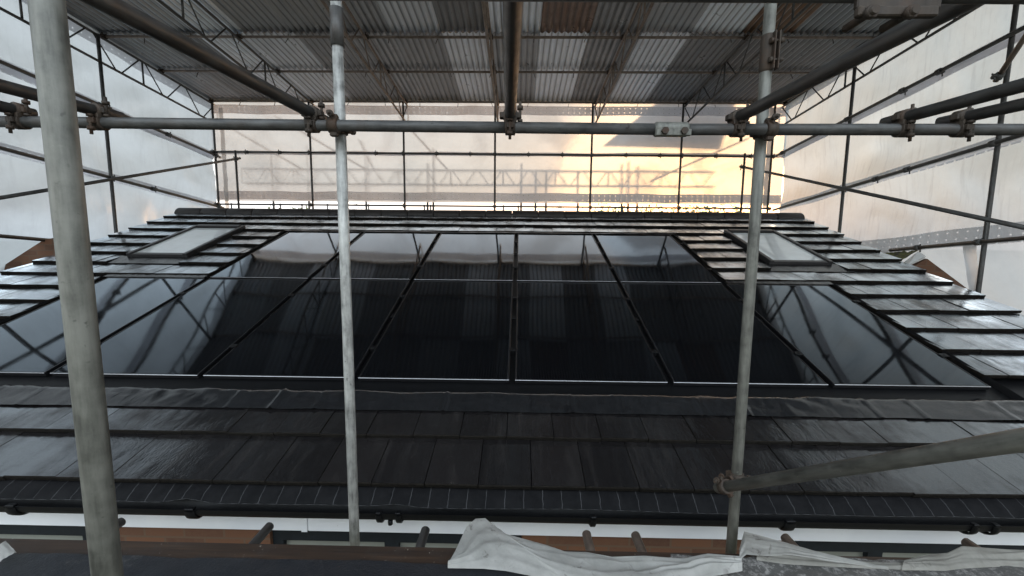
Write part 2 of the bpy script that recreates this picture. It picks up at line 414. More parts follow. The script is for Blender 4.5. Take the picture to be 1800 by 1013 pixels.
def pole(name, label, cat, p, q, r, mat, group=None, hollow=.004, seg=20):
    p, q = V(p), V(q); bm = B(); tube(bm, p, q, r, seg, hollow=hollow)
    # local z along the tube so that the streaks of the zinc run along it
    o = obj(name, bm, mat, origin=p)
    d = (q-p).normalized(); rot = d.to_track_quat('Z', 'Y')
    o.data.transform(rot.inverted().to_matrix().to_4x4()); o.rotation_mode = 'QUATERNION'; o.rotation_quaternion = rot
    tag(o, label, cat, group); return o
class Proxy: pass
def fit_parent(o, child):
    pass

# children of a rotated tube: build in world space, then hand over with the inverse matrix
_obj = obj
def obj(name, bm, mat, parent=None, origin=None, recalc=True):
    if parent is not None:
        top = parent
        rot = False
        while top: rot = rot or (top.rotation_mode == 'QUATERNION'); top = top.parent
        if rot:
            bpy.context.view_layer.update()
            o = _obj(name, bm, mat, None, V((0, 0, 0)), recalc)
            o.parent = parent; o.matrix_parent_inverse = parent.matrix_world.inverted()
            bpy.context.view_layer.update()
            return o
    return _obj(name, bm, mat, parent, origin, recalc)

RN = .0212            # radius of the tubes close to the camera
RF = .0242            # radius of the tubes round the sheeting
PX = V((1, 0, 0)); PY = V((0, 1, 0)); PZ = V((0, 0, 1))
ZD = -1.25            # deck level below the camera
YT = 1.64             # the ledger across the view

def upright(x, y): return V((x, y, 0))
pl = ay(129.8, 450, .685); pm = ay(609, 530, 1.70); pr = ay(1317.5, 520, 1.695)
std_l = pole('scaffold_standard', 'thick grey upright scaffold tube closest to us, down the left side', 'scaffold tube', (pl.x, pl.y, ZD-.3), (pl.x, pl.y, 1.6), RN, 'galvanised_steel', seg=32)
std_m = pole('scaffold_standard', 'pale galvanised upright tube with a smooth grey sleeve near its top, left of the middle', 'scaffold tube', (pm.x, pm.y, ZD-.6), (pm.x, pm.y, 1.35), RN, 'bright_galvanised_steel', seg=28)
std_r = pole('scaffold_standard', 'grey upright tube with a rusty bolted joint, holding the sloping brace', 'scaffold tube', (pr.x, pr.y, ZD-.6), (pr.x, pr.y, 1.7), RN, 'galvanised_steel', seg=28)
# sleeve on the middle standard
bm = B(); za, zb = ay(588, 82, pm.y).z, ay(588, 15, pm.y).z
tube(bm, (pm.x, pm.y, za), (pm.x, pm.y, zb), RN+.0045, 28); obj('sleeve', bm, 'dark_steel', std_m)
# bolted joint on the right standard
za, zb = ay(1350, 128, pr.y).z, ay(1350, 62, pr.y).z; bm = B()
collar(bm, (pr.x, pr.y, (za+zb)/2), PZ, RN*1.004, RN+.004, (zb-za)/2, 24)
for s in (-1, 1): box(bm, (pr.x+.014+s*.008, pr.y-RN-.009, (za+zb)/2), PX, PY, PZ, .0025, .013, (zb-za)/2, .001)
jn = obj('joint_sleeve', bm, 'rusty_steel', std_r)
for f in (.25, .75):
    z = za+(zb-za)*f; bm = B(); c = V((pr.x+.014, pr.y-RN-.011, z)); tube(bm, c-PX*.026, c+PX*.03, .0055, 8); hexnut(bm, c+PX*.018, PX, .011); hexnut(bm, c-PX*.018, PX, .011)
    obj('bolt', bm, 'rusty_steel', jn)

# the ledger across the view, two lengths joined by a bolted sleeve
l0, l1, l2 = ay(-700, 205.8, YT), ay(1180, 227.8, YT), ay(2600, 228.6, YT)
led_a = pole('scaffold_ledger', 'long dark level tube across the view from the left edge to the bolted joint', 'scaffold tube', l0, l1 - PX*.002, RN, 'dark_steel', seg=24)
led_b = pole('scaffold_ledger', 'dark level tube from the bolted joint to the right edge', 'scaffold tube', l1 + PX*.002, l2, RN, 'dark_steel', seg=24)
def zled(x):
    a, b = (l0, l1) if x < l1.x else (l1, l2); return a.z + (b.z-a.z)*(x-a.x)/(b.x-a.x)
bm = B(); hx = (ay(1209, 230, YT).x - ay(1149, 230, YT).x)/2; c = V(((ay(1179, 230, YT)).x, YT, zled(.58)))
collar(bm, c, PX, RN*1.004, RN+.006, hx, 24)
for s in (0, 1): box(bm, c + V((0, -RN-.004-s*.009, -.019)), PX, PY, PZ, hx, .0035, .012, .002)
sl = obj('joint_sleeve', bm, 'galvanised_steel', led_a)
for s in (-1, 1):
    bm = B(); e = c + V((s*hx*.55, -RN-.012, -.016)); tube(bm, e-PY*.016, e+PY*.02, .007, 10); hexnut(bm, e-PY*.012, PY, .0135, .012); obj('bolt', bm, 'rusty_steel', sl)

# tubes overhead that lie on the ledger and run back over the camera
def over(label, tip, mid, extra=2.6, mat='dark_steel', hollow=.004, zt=None):
    z = zled(az(*tip, .435).x) + 2*RN + .001
    a, b = az(*tip, z), az(*mid, z); d = (b-a).normalized()
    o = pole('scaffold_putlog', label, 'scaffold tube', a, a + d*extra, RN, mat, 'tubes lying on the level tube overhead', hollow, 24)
    return o, a, d
def on_ledger(o, a, d, side=1, ledger=None):
    t = (YT - a.y)/d.y; p = a + d*t
    q = V((p.x, YT, zled(p.x))); coupler(o, p, d, q, PX, RN)
o1 = over('dark tube sloping in from the top left to the middle pale upright', (573, 213), (177, 0)); on_ledger(*o1)
o2 = over('dark tube straight overhead in the middle, ending on the level tube', (897, 206), (902, 0)); on_ledger(*o2)
o3 = over('dark tube coming in from the top right to the right hand upright', (1287, 212), (1600, 52)); on_ledger(*o3)
o4 = over('dark tube passing behind the thick upright and crossing the level tube', (214, 207), (0, 150.5)); on_ledger(*o4)
o5 = over('short tube with an open end just left of the thick upright', (60, 201), (0, 187)); on_ledger(*o5)
o6 = over('dark tube over the level tube at right, crossing the sheeting, left one of two', (1553, 217), (1800, 149.5)); on_ledger(*o6)
o7 = over('dark tube over the level tube nearest the right edge', (1650, 216.5), (1800, 183)); on_ledger(*o7)
for std, c, k in ((std_m, pm, 0), (std_r, pr, 1)): coupler(std, (c.x, c.y, zled(c.x)), PZ, (c.x, YT, zled(c.x)), PX, RN)
# ledger close overhead with its joint
p0, p1 = ay(560, -26, .72), ay(2000, -19, .72); p1 = p1 + (p1-p0)*1.2
led_c = pole('scaffold_ledger', 'dark tube grazing the top edge of the view at right, with a rusty joint', 'scaffold tube', p0, p1, RN, 'dark_steel', seg=24)
bm = B(); ca, cb = ay(1512, 6, .70), ay(1662, 6, .70); cm = (ca+cb)/2
box(bm, cm+V((0, .01, .006)), PX, PY, PZ, (cb.x-ca.x)/2, .005, .010, .002); box(bm, ay(1575, 22, .70)+V((0, .0, 0)), PX, PY, PZ, (cb.x-ca.x)*.47, .006, .0075, .002)
js = obj('joint_sleeve', bm, 'rusty_steel', led_c)
for px in (1512, 1580):
    bm = B(); e = ay(px, 34, .71); tube(bm, e-PY*.03, e+PY*.03, .0065, 8); hexnut(bm, e-PY*.02, PY, .010, .01); obj('bolt', bm, 'rusty_steel', js)
# sloping brace at the right
b0, b1 = ay(1262, 858, 1.655), ay(1800, 773, .79); bd = (b1-b0).normalized(); b0 = b0 - bd*.0
brace = pole('scaffold_brace', 'pale grey tube sloping up to the right edge from the right hand upright', 'scaffold tube', b0, b0+bd*3.2, RN, 'galvanised_steel', seg=24)
cpt = b0+bd*.055
coupler(brace, cpt, bd, (pr.x, pr.y, cpt.z-.005), PZ, RN)
# putlogs sticking out below the deck towards the wall
for (px, py, lab) in ((214, 917, 'short tube end peeping out just behind the thick left upright'), (474, 925, 'short brown tube end pointing at the white board, beside the brick and left window'),
                      (748, 932, 'short tube end under the white board between window and crumpled sheet'), (1031, 939, 'rusty short tube end against brick, left of a pair'),
                      (1117, 941, 'rusty short tube end against brick with a pale rim, right of a pair'), (1380, 945, 'short tube end behind the torn sheet right of the right hand upright'),
                      (1697, 953, 'short tube end near the right edge above the crumpled dirty sheet')):
    e = az(px, py, -1.315); o = pole('scaffold_putlog', lab, 'scaffold tube', e, V((e.x, .1, e.z)), .0200, 'brown_steel' if px > 1000 else 'dark_steel', 'tube ends under the deck', .004)

# ------------------------------------------------------------------ the enclosure: far tubes
XL, XR, YB = -6.45, 5.40, 8.80
GF = 'standards round the sheeted enclosure'
KC = math.tan(R(5.9))
def zc(y): return 2.86 + (YB-y)*KC         # top chord line of the roof beams
bx = [(-6.43, 'at the left back corner'), (-4.40, 'one in from the left back corner'), (-2.43, 'left of the middle'), (-.52, 'in the middle'), (1.49, 'right of the middle'), (3.34, 'with the grey shaded patch of sheet beside it'), (5.20, 'at the right back corner')]
far = {}
for x, w in bx:
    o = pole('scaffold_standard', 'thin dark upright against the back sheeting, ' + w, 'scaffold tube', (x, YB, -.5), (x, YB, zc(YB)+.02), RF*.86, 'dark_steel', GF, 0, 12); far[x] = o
for px, lab in ((417, 'short dark post standing in the left back corner under the upper rail'), (1306, 'short dark post beside the orange glow in the right back corner')):
    p = ay(px, 320, 8.62); pole('scaffold_standard', lab, 'scaffold tube', (p.x, p.y, .4), (p.x, p.y, 1.86), RF*.86, 'dark_steel', GF, 0, 12)
for x, y0, lab in ((XL, 6.51, 'thin upright by the left sheeting, behind the thick near upright'), (XL, 4.45, 'upright by the left sheeting just outside the view')):
    pole('scaffold_standard', lab, 'scaffold tube', (x, y0, -3.9), (x, y0, zc(y0)+.02), RF, 'dark_steel', GF, 0, 14)
for x, y0, lab in ((XR, 7.06, 'dark upright by the right sheeting, the farther of two'), (XR, 4.87, 'dark upright by the right sheeting close to the right edge'), (XR, 2.7, 'upright by the right sheeting outside the view')):
    o = pole('scaffold_standard', lab, 'scaffold tube', (x, y0, -3.9), (x, y0, zc(y0)+.02), RF, 'dark_steel', GF, 0, 14); far[(x, y0)] = o
GR = 'rails round the sheeted enclosure'
r1a, r1b = ay(377, 267, YB-.05), ay(1352, 275.5, YB-.05)
rail_u = pole('scaffold_rail', 'thin level rail across the back sheeting at mid height', 'scaffold tube', r1a - PX*.1, r1b + PX*.1, RF*.9, 'dark_steel', GR, 0, 12)
r2a, r2b = ay(385, 359, YB-.05), ay(1345, 367, YB-.05)
rail_l = pole('scaffold_rail', 'thin low rail just above the ridge tiles along the back', 'scaffold tube', r2a - PX*.1, r2b + PX*.1, RF*.75, 'dark_steel', GR, 0, 12)
for x, w in bx:
    clip(rail_u, (x, YB-.05, r1a.z + (r1b.z-r1a.z)*(x-r1a.x)/(r1b.x-r1a.x)), PX, RF*.9); clip(rail_l, (x, YB-.05, r2a.z + (r2b.z-r2a.z)*(x-r2a.x)/(r2b.x-r2a.x)), PX, RF*.75)
    if w != bx[-1][1]:
        for f in (.35, .7): clip(rail_u, (x+2*f, YB-.05, r1a.z + (r1b.z-r1a.z)*(x+2*f-r1a.x)/(r1b.x-r1a.x)), PX, RF*.8)
# low stubs of the next lift seen over the ridge
for i, (px, lab) in enumerate(((407, 'leftmost short stub under the low back rail'), (493, 'short stub left of the second back upright'), (531, 'short stub just left of the second back upright'), (576, 'short stub right of the second back upright'),
                               (648, 'short stub right of the pale middle upright'), (746, 'paired short stub on the low back rail, left one'), (757, 'paired short stub on the low back rail, right one'), (885, 'short stub right of the centre back upright'), (911, 'thin paired stub near the centre, left one'), (916, 'thin paired stub near the centre, right one'),
                               (1095, 'short stub among the sunlit hedge tops'), (1257, 'short stub near the orange glow on the low rail'))):
    p = ay(px, 365, YB+.25); pole('scaffold_stub', lab, 'scaffold tube', (p.x, p.y, .2), (p.x, p.y, ay(px, 357 + (px-400)*.008, YB+.25).z), .016, 'dark_steel', 'stubs over the ridge', 0, 8)
def srail(name, label, a, b, ext0, ext1, r=RF, mat='dark_steel', clips=()):
    d = (b-a).normalized(); p, q = a - d*ext0, b + d*ext1
    o = pole(name, label, 'scaffold tube', p, q, r, mat, GR, 0, 14)
    for y in clips:
        t = (y-a.y)/d.y; clip(o, a + d*t, d, r)
    return o, a, d
lra = srail('scaffold_rail', 'upper rail falling away along the left sheeting', ax(0, 108.4, -6.40), ax(388, 277, -6.40), 5.3, .0, clips=(6.5, 6.4, 7.6, 8.75))
lrb = srail('scaffold_rail', 'lower rail falling away along the left sheeting to the ridge', ax(0, 260, -6.40), ax(393, 365.5, -6.40), 5.3, 0, clips=(5.7, 7.2, 6.47, 8.75))
lrc = srail('scaffold_rail', 'lowest rail at the left edge above the brick gable', ax(0, 415, -6.40), ax(92, 423, -6.40), 5.2, .45)
rra = srail('scaffold_rail', 'upper rail climbing to the right edge along the right sheeting', ax(1800, 49, 5.35), ax(1357, 278, 5.35), 5.0, -.1, clips=(7.06, 6.1, 5.6, 8.7))
rrb = srail('scaffold_rail', 'lower rail along the right sheeting with plastic lapped over it', ax(1800, 236, 5.35), ax(1354, 371, 5.35), 5.0, -.1, clips=(4.87, 5.9, 7.0, 6.4))
rrc = srail('scaffold_rail', 'lowest rail at right, half wrapped in plastic, above the mossy roof', ax(1800, 418.7, 5.33), ax(1565, 440, 5.33), 4.6, 0, clips=(4.87, 5.6))
# diagonal braces
p1 = ay(422, 278.4, 8.45); p0 = ax(0, 348, p1.x-.05); d = (p0-p1).normalized()
o = pole('scaffold_brace', 'diagonal tube in the left back corner, falling towards the left edge', 'scaffold tube', p1, p1+d*6.0, RF*.9, 'dark_steel', GR, 0, 14); clip(o, p1+d*.12, d, RF*.9)
p1 = ay(1301, 292.7, 8.45); p0 = ax(1800, 400, p1.x+.05); d = (p0-p1).normalized()
o = pole('scaffold_brace', 'diagonal tube in the right back corner, falling towards the right edge', 'scaffold tube', p1, p1+d*6.2, RF*.9, 'dark_steel', GR, 0, 14); clip(o, p1+d*.12, d, RF*.9)
p1 = ay(1750, 143, 4.75); p0 = ay(1812, 50, 4.35); d = (p0-p1).normalized()
o = pole('scaffold_brace', 'short pinkish tube rising to the right edge from the right hand wall upright', 'scaffold tube', p1, p1+d*1.6, RF, 'brown_steel', GR, 0, 14); clip(o, p1+d*.06, d, RF)

# ------------------------------------------------------------------ roof beams (lattice girders) and purlins
GT = 'lattice beams under the temporary roof'
def lattice(label, p, q, depth, n, rc, rw, mat, group, up=PZ, step=None, verticals=True):
    """p, q: ends of the top chord; the bottom chord hangs depth below"""
    p, q = V(p), V(q); d = (q-p).normalized(); L = (q-p).length; dn = -up*depth
    root = thing('lattice_beam', label, 'lattice beam', p, group)
    bm = B(); tube(bm, p, q, rc, 10); obj('top_chord', bm, mat, root)
    bm = B(); tube(bm, p+dn, q+dn, rc, 10); obj('bottom_chord', bm, mat, root)
    m = L/n
    for i in range(n):
        a = p + d*(m*i + m*.06); b = p + d*(m*i + m*.46) + dn; c = p + d*(m*i + m*.56) + dn; e = p + d*(m*i + m*.94)
        for s, t in ((a, b), (c, e)):
            bm = B(); tube(bm, s, t, rw, 6); obj('lacing_bar', bm, mat, root)
        if verticals and i % 2 == 0:
            bm = B(); tube(bm, p + d*(m*(i+.0)) , p + d*(m*(i+.0)) + dn, rw*1.35, 6); obj('end_bar', bm, mat, root)
    return root
names = ['at the left edge of the sheet roof', 'second from the left', 'third from the left, passing right of the pale upright', 'in the middle beside the central overhead tube', 'fifth from the left, right of the middle', 'sixth from the left, meeting the right hand upright', 'at the right edge of the sheet roof']
for (x, w), nm in zip(bx, names):
    xx = XL if x < -6 else (XR if x > 5 else x+.06)
    ya, yb = 8.95, .4
    lattice('brown lattice beam running away under the iron roof, ' + nm, (xx, ya, zc(ya)), (xx, yb, zc(yb)), .385, 10, .0195, .0105, 'brown_steel' if abs(x) < 3 else 'dark_steel', GT)
GP = 'purlins under the corrugated sheets'
ZP = .042
for y, lab in ((8.82, 'at the back eave above the sheeting'), (7.63, 'second from the back'), (6.62, 'third from the back under the lapped sheets'), (5.55, 'fourth from the back, just above the view'), (4.4, 'fifth from the back'), (3.3, 'sixth from the back'), (2.2, 'over the eaves'), (1.0, 'just over the camera')):
    o = pole('purlin', 'level brown tube under the corrugated roof, ' + lab, 'purlin', (XL-.05, y, zc(y)+ZP), (XR+.05, y, zc(y)+ZP), .0195, 'brown_steel', GP, 0, 12)
    if y > 6:
        for x, w in bx: clip(o, ((XL if x < -6 else XR if x > 5 else x+.06), y, zc(y)+ZP), PX, .02, 'rusty_steel')
        for k in range(16):
            x = XL + .62 + k*.755; bm = B(); c = V((x + random.uniform(-.06, .06), y, zc(y)+ZP)); t_ = random.uniform(-.03, .03)
            path(bm, [c + V((0, .021, .055)), c + V((0, .026, -.005)), c + V((t_*.3, .012, -.030)), c + V((t_, -.012, -.075 - random.random()*.03))], .0055, 6); obj('hook_bolt', bm, 'rusty_steel', o)

# ------------------------------------------------------------------ corrugated sheets
def tin_mesh(L):
    bm = B(); n = 64; wd = .81
    vs = []
    for i in range(n+1):
        x = i/n*wd; z = .0150*math.sin(x/.0985*math.tau)
        vs.append([bm.verts.new((x, -L*j/4, z)) for j in range(5)])
    for i in range(n):
        for j in range(4): f = bm.faces.new((vs[i][j], vs[i][j+1], vs[i+1][j+1], vs[i+1][j])); f.smooth = True
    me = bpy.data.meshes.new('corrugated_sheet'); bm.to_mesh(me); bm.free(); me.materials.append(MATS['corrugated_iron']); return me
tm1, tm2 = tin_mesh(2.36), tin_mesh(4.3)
shade = {0: [.13, .08, .24, .17, .10, .12, .10, .20, .13, .34, .10, .30, .11, .09, .10, .12],
         1: [.09, .15, .20, .11, .10, .11, .16, .06, .24, .14, .10, .15, .34, .09, .10, .13]}
words = lambda s: 'very dark' if s < .085 else 'dark grey' if s < .125 else 'mid grey' if s < .19 else 'pale grey' if s < .29 else 'light streaky'
ords = ['first', 'second', 'third', 'fourth', 'fifth', 'sixth', 'seventh', 'eighth', 'ninth', 'tenth', 'eleventh', 'twelfth', 'thirteenth', 'fourteenth', 'fifteenth', 'last']
ny = 16; W0 = .758; X0 = XL - .12
for row, (ytop, me, where) in enumerate(((8.93, tm1, 'in the back eave row'), (6.72, tm1, 'in the top row of the view'), (4.52, tm2, 'in the row above the view'))):
    for k in range(ny):
        x = X0 + k*W0 + random.uniform(-.012, .012); s = (shade[row][k] if row < 2 else .10 + .1*random.random())
        rusty = (row, k) in ((1, 9), (1, 13))
        ss = min(.9, (s*3.9 if s > .15 else s*2.6)*(.72 if k > 10 and row == 0 else 1)); col = (ss*.88, ss*.97, ss*1.10); ru = .10
        if rusty: col = (.15, .075, .045); ru = .95
        if row == 1 and k == 13: col = (.16, .075, .03)
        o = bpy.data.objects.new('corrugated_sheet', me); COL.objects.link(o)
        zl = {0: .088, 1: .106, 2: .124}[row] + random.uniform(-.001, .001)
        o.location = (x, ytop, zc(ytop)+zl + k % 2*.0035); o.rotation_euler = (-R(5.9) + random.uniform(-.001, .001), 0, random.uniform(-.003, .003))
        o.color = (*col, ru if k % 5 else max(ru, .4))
        tag(o, f"{'rust brown' if rusty else words(s)} corrugated sheet, {ords[k]} from the left {where}", 'roof sheet', 'corrugated sheets of the temporary roof')

# ------------------------------------------------------------------ plastic sheeting
def sheet(name, label, P, lu, lv, mat, nrm, amp=.03, nu=60, nv=16, seed=0, bands=(), group='plastic sheeting', pin=True, fsc=1.0):
    """P(s,t) -> point; bands: (t0, t1) strips with eyelets, on the inner face"""
    nrm = V(nrm)
    def Q(s, t):
        p = V(P(s, t)); u, v = s*lu, t*lv
        k = math.sin(math.pi*t) if pin else 1
        a = noise.noise(V((u*.7*fsc, v*.7*fsc, seed)))*.9 + noise.noise(V((u*2.3*fsc, v*.9*fsc, seed+5)))*.4 + abs(noise.noise(V((u*1.4+v*1.1, v*1.2-u*.4, seed+9))))*.7
        return p + nrm*amp*k*a
    bm = B(); grid(bm, Q, nu, nv, lambda s, t: (s*lu, t*lv)); o = obj(name, bm, mat, recalc=False)
    tag(o, label, 'plastic sheet', group)
    for t0, t1 in bands:
        bm = B(); w = abs(t1-t0)*lv
        def Qb(s, t, t0=t0, t1=t1):
            u = s*lu; dt = .012/lv*noise.noise(V((u*1.3, t0*9, seed+20)))*1.6
            tt = t0 + (t1-t0)*t + dt
            return Q(s, min(1, max(0, tt))) - nrm*.006 + (V(P(0, 1))-V(P(0, 0)))*(tt - min(1, max(0, tt)))
        grid(bm, Qb, nu*2, 3, lambda s, t, w=w: (s*lu, t*(w/.17*.17))); obj('eyelet_band', bm, 'eyelet_band', o, recalc=False)
    return o
YS = YB + .06
zr1, zr2 = 1.83, .80
zt = zc(YB) + .10
LX = XR - XL + .2
sheet('plastic_sheeting', 'upper strip of translucent sheeting along the back, below the iron roof', lambda s, t: (XL-.08 + s*LX, YS, zt + (zr1+.0 - zt)*t), LX, zt-zr1, 'plastic_back', (0, 1, 0), .035, 90, 12, 1, ((.11, .27), (.935, 1.0)), 'sheeting along the back')
sheet('plastic_sheeting', 'lower strip of translucent sheeting along the back, with truss shadows on it', lambda s, t: (XL-.08 + s*LX, YS+.02, zr1+.02 + (.86 - zr1 - .02)*t), LX, zr1-.86, 'plastic_back', (0, 1, 0), .03, 90, 12, 3, ((.79, .965),), 'sheeting along the back')
# added sheet hung outside to shade the upper right of the back wall
def Pd(s, t):
    a0, a1 = ay(1160, 176, YS+.7), ay(1300, 172, YS+.7); b0_, b1_ = ay(1060, 256, YS+.7), ay(1270, 262, YS+.7)
    return (a0.lerp(a1, s)).lerp(b0_.lerp(b1_, s), t)
sheet('plastic_sheeting', 'added grey sheet hung outside to shade the upper right of the back wall', Pd, 2.6, 1.05, 'plastic_shade', (0, 1, 0), .05, 30, 14, 6, (), 'sheeting along the back', pin=False)
def zu(y, z0, z1): return z0
def side(x, out, ytop, name_w, zrails, mat, seed):
    (ya, za, ka), (yb_, zb_, kb), (yc, zc_, kc) = zrails
    fa = lambda y: za + (y-ya)*ka; fb = lambda y: zb_ + (y-yb_)*kb; fc = lambda y: zc_ + (y-yc)*kc
    y0, y1 = -.3, YS; LY = y1-y0
    n = (1, 0, 0) if out > 0 else (-1, 0, 0)
    top = lambda y: zc(y)+.115
    sheet('plastic_sheeting', f'top strip of translucent sheeting on the {name_w} side, under the roof edge', lambda s, t: (x, y0+s*LY, top(y0+s*LY) + (fa(y0+s*LY)-top(y0+s*LY))*t), LY, 1.0, mat, n, .09, 90, 16, seed, ((.03, .21), (.92, 1.06)), f'sheeting on the {name_w} side')
    sheet('plastic_sheeting', f'middle strip of translucent sheeting on the {name_w} side, between the two rails', lambda s, t: (x+out*.02, y0+s*LY, fa(y0+s*LY) + (fb(y0+s*LY)-fa(y0+s*LY))*t), LY, 1.05, mat, n, .12, 90, 18, seed+2, ((-.02, .05), (.90, 1.03)), f'sheeting on the {name_w} side')
    sheet('plastic_sheeting', f'loose lower strip of sheeting on the {name_w} side, below the lower rail', lambda s, t: (x+out*.03, y0+s*LY, fb(y0+s*LY) + (fc(y0+s*LY)-.02-fb(y0+s*LY))*t), LY, 1.1, mat, n, .12, 90, 20, seed+4, ((.80, 1.0),) if out > 0 else (), f'sheeting on the {name_w} side')
    sheet('plastic_sheeting', f'bottom strip of sheeting billowing out on the {name_w} side, behind the neighbouring gable', lambda s, t: (x+out*(.30+.95*t), y0+s*LY, fc(y0+s*LY)+.03 - 2.4*t), LY, 2.6, 'plastic_low', n, .10, 70, 16, seed+6, (), f'sheeting on the {name_w} side', pin=False)
def rl(r):
    o, a, d = r; return (a.y, a.z, d.z/d.y)
side(XL-.06, -1, 0, 'left', (rl(lra), rl(lrb), rl(lrc)), 'plastic_left', 11)
side(XR+.06, 1, 0, 'right', (rl(rra), rl(rrb), rl(rrc)), 'plastic_right', 31)
# flap of plastic hanging by the right wall upright, and the wrap on the lowest rail
f0, f1 = ax(1690, 425, 5.36), ax(1716, 425, 5.36); g0, g1 = ax(1705, 520, 5.40), ax(1722, 520, 5.40)
bm = B(); grid(bm, lambda s, t: f0.lerp(f1, s).lerp(g0.lerp(g1, s), t) + V((-.03*math.sin(s*3.1) + .012*noise.noise(V((s*4, t*5, 3))), 0, 0)), 8, 14, lambda s, t: (s*.2, t*.8))
tag(obj('plastic_flap', bm, 'plastic_fold', recalc=False), 'narrow flap of plastic hanging beside the right wall upright', 'plastic sheet')
# clear corners where the sheets meet at the back: tape strips
for px, lab in ((1357, 'shiny crumpled plastic edge in the right back corner'), (388, 'torn plastic edge in the left back corner')):
    a, b = ay(px, 190, YB+.02), ay(px, 366, YB+.02); a.z = min(a.z, 2.85); b.x = a.x
    bm = B(); grid(bm, lambda s, t: a.lerp(b, t) + V(((s-.5)*.09 + .02*noise.noise(V((t*9, s*2, px))), .02*noise.noise(V((t*14, s*4, px+3))), 0)), 4, 30, lambda s, t: (s*.1, t*2))
    tag(obj('plastic_edge', bm, 'plastic_fold', recalc=False), lab, 'plastic sheet')

# ------------------------------------------------------------------ the house
T0 = V((-.039, 6.193, .155)); NR = V((0, -math.sin(SLOPE), math.cos(SLOPE))); UR = V((0, math.cos(SLOPE), math.sin(SLOPE)))
def rp(x, u, h=0): return V((x, T0.y, T0.z)) + UR*u + NR*h
W, L = 1.154, 1.746; TX = T0.x
HX0, HX1 = -6.00, 4.86
GA = .342; E0 = .74
house = thing('house', 'dark tiled bungalow roof with solar panels, black gutter, white eaves board and orange brick wall', 'house', (-.5, 2.1, -3.9))
up_l, up_r = TX-3*W-.05, TX+2*W+.05
lo_l, lo_r = TX-4*W-.05, TX+3*W+.05
sk = [(-5.04, -4.20, -1.12, .20), (3.06, 3.90, -1.16, .20)]
def cuts(u0, u1):
    """x intervals without tiles for a course whose exposed strip runs u0..u1"""
    m = (u0+u1)/2; c = []
    if -3.75 < m < -1.80: c.append((lo_l, lo_r))
    elif -1.80 <= m < .03: c.append((up_l, up_r))
    for x0, x1, a, b in sk:
        if a-.10 < m < b-.03: c.append((x0-.03, x1+.03))
    return c
bm = B()
for n in range(16):
    if n == 13: continue
    e = E0 - GA*n; ov = .40 if n else .50
    cs = cuts(e, e+GA)
    first = -.2033 + (0 if n % 2 else .14275)
    k0 = int((HX0-first)/.2855)-1
    for k in range(k0, k0+45):
        a, b = first+k*.2855, first+(k+1)*.2855
        segs = [(max(a, HX0), min(b, HX1))]
        for c0, c1 in cs:
            ns = []
            for s0, s1 in segs:
                if s1 <= c0 or s0 >= c1: ns.append((s0, s1)); continue
                if s0 < c0: ns.append((s0, c0))
                if s1 > c1: ns.append((c1, s1))
            segs = ns
        for s0, s1 in segs:
            if s1-s0 < .03: continue
            j = random.uniform(-.0025, .0025); tw = random.uniform(-.0035, .0035); ue = e + random.uniform(-.003, .003)
            h0 = .014 + j; h1 = h0 - ov*.088
            g = .0022; bv = .004
            P = lambda x, u, h: rp(x, u, h + tw*((x-s0)/(s1-s0)-.5))
            x0, x1 = s0+g, s1-g
            v = [bm.verts.new(q) for q in (P(x0, ue+bv, h0), P(x1, ue+bv, h0), P(x1, ue+ov, h1), P(x0, ue+ov, h1),
                                           P(x0, ue, h0-bv*1.5), P(x1, ue, h0-bv*1.5), P(x1, ue+.004, h0-.030), P(x0, ue+.004, h0-.030), P(x0, ue+ov, h1-.02), P(x1, ue+ov, h1-.02))]
            for qi, q in enumerate(((0, 1, 2, 3), (4, 5, 1, 0), (7, 6, 5, 4), (0, 3, 8, 7, 4), (1, 5, 6, 9, 2), (7, 8, 9, 6), (3, 2, 9, 8))):
                bm.faces.new([v[i] for i in q]).material_index = 0 if qi == 0 else 1
roof = obj('roof', bm, 'roof_tile', house); roof.data.materials.append(MATS['tile_edge'])
# boarding below the tiles and back slope, closing the roof
RY, RZ = rp(0, 1.12).y, rp(0, 1.12, -.02).z
bm = B(); v = [bm.verts.new(p) for p in (rp(HX0+.03, -4.36, -.05), rp(HX1-.03, -4.36, -.05), rp(HX1-.03, 1.10, -.05), rp(HX0+.03, 1.10, -.05))]; bm.faces.new(v)
obj('roof_boarding', bm, 'black_plastic', house)
bm = B(); bs = V((0, math.cos(SLOPE), -math.sin(SLOPE)))
for n in range(4):
    o0 = V((0, RY, RZ)) + bs*(.30*n)
    box(bm, o0 + V(((HX0+HX1)/2, 0, 0)) + bs*.18 + V((0, .0, .012)), PX, bs + V((0, 0, .05)), bs.cross(PX), (HX1-HX0)/2, .18, .012)
obj('back_roof_slope', bm, 'roof_tile', house)
# ridge tiles: half rounds laid end to end
bm = B(); nl = 24; ll = (HX1-HX0)/nl
for i in range(nl):
    x0, x1 = HX0 + i*ll, HX0 + (i+1)*ll - .008; c = V((0, RY, RZ-.055)); rr = .135 + random.uniform(-.003, .003)
    rows = []
    for x, r_ in ((x0, rr-.006), (x0+.012, rr), (x1-.012, rr), (x1, rr-.006)):
        rows.append([bm.verts.new(c + V((x, math.cos(a)*r_*1.0, math.sin(a)*r_*.92))) for a in [math.pi*(k/12) for k in range(13)]])
    for a, b in zip(rows, rows[1:]):
        for k in range(12): f = bm.faces.new((a[k], a[k+1], b[k+1], b[k])); f.smooth = True
    bm.faces.new(rows[0]); bm.faces.new(rows[-1][::-1])
obj('ridge', bm, 'mortar_ridge', house)
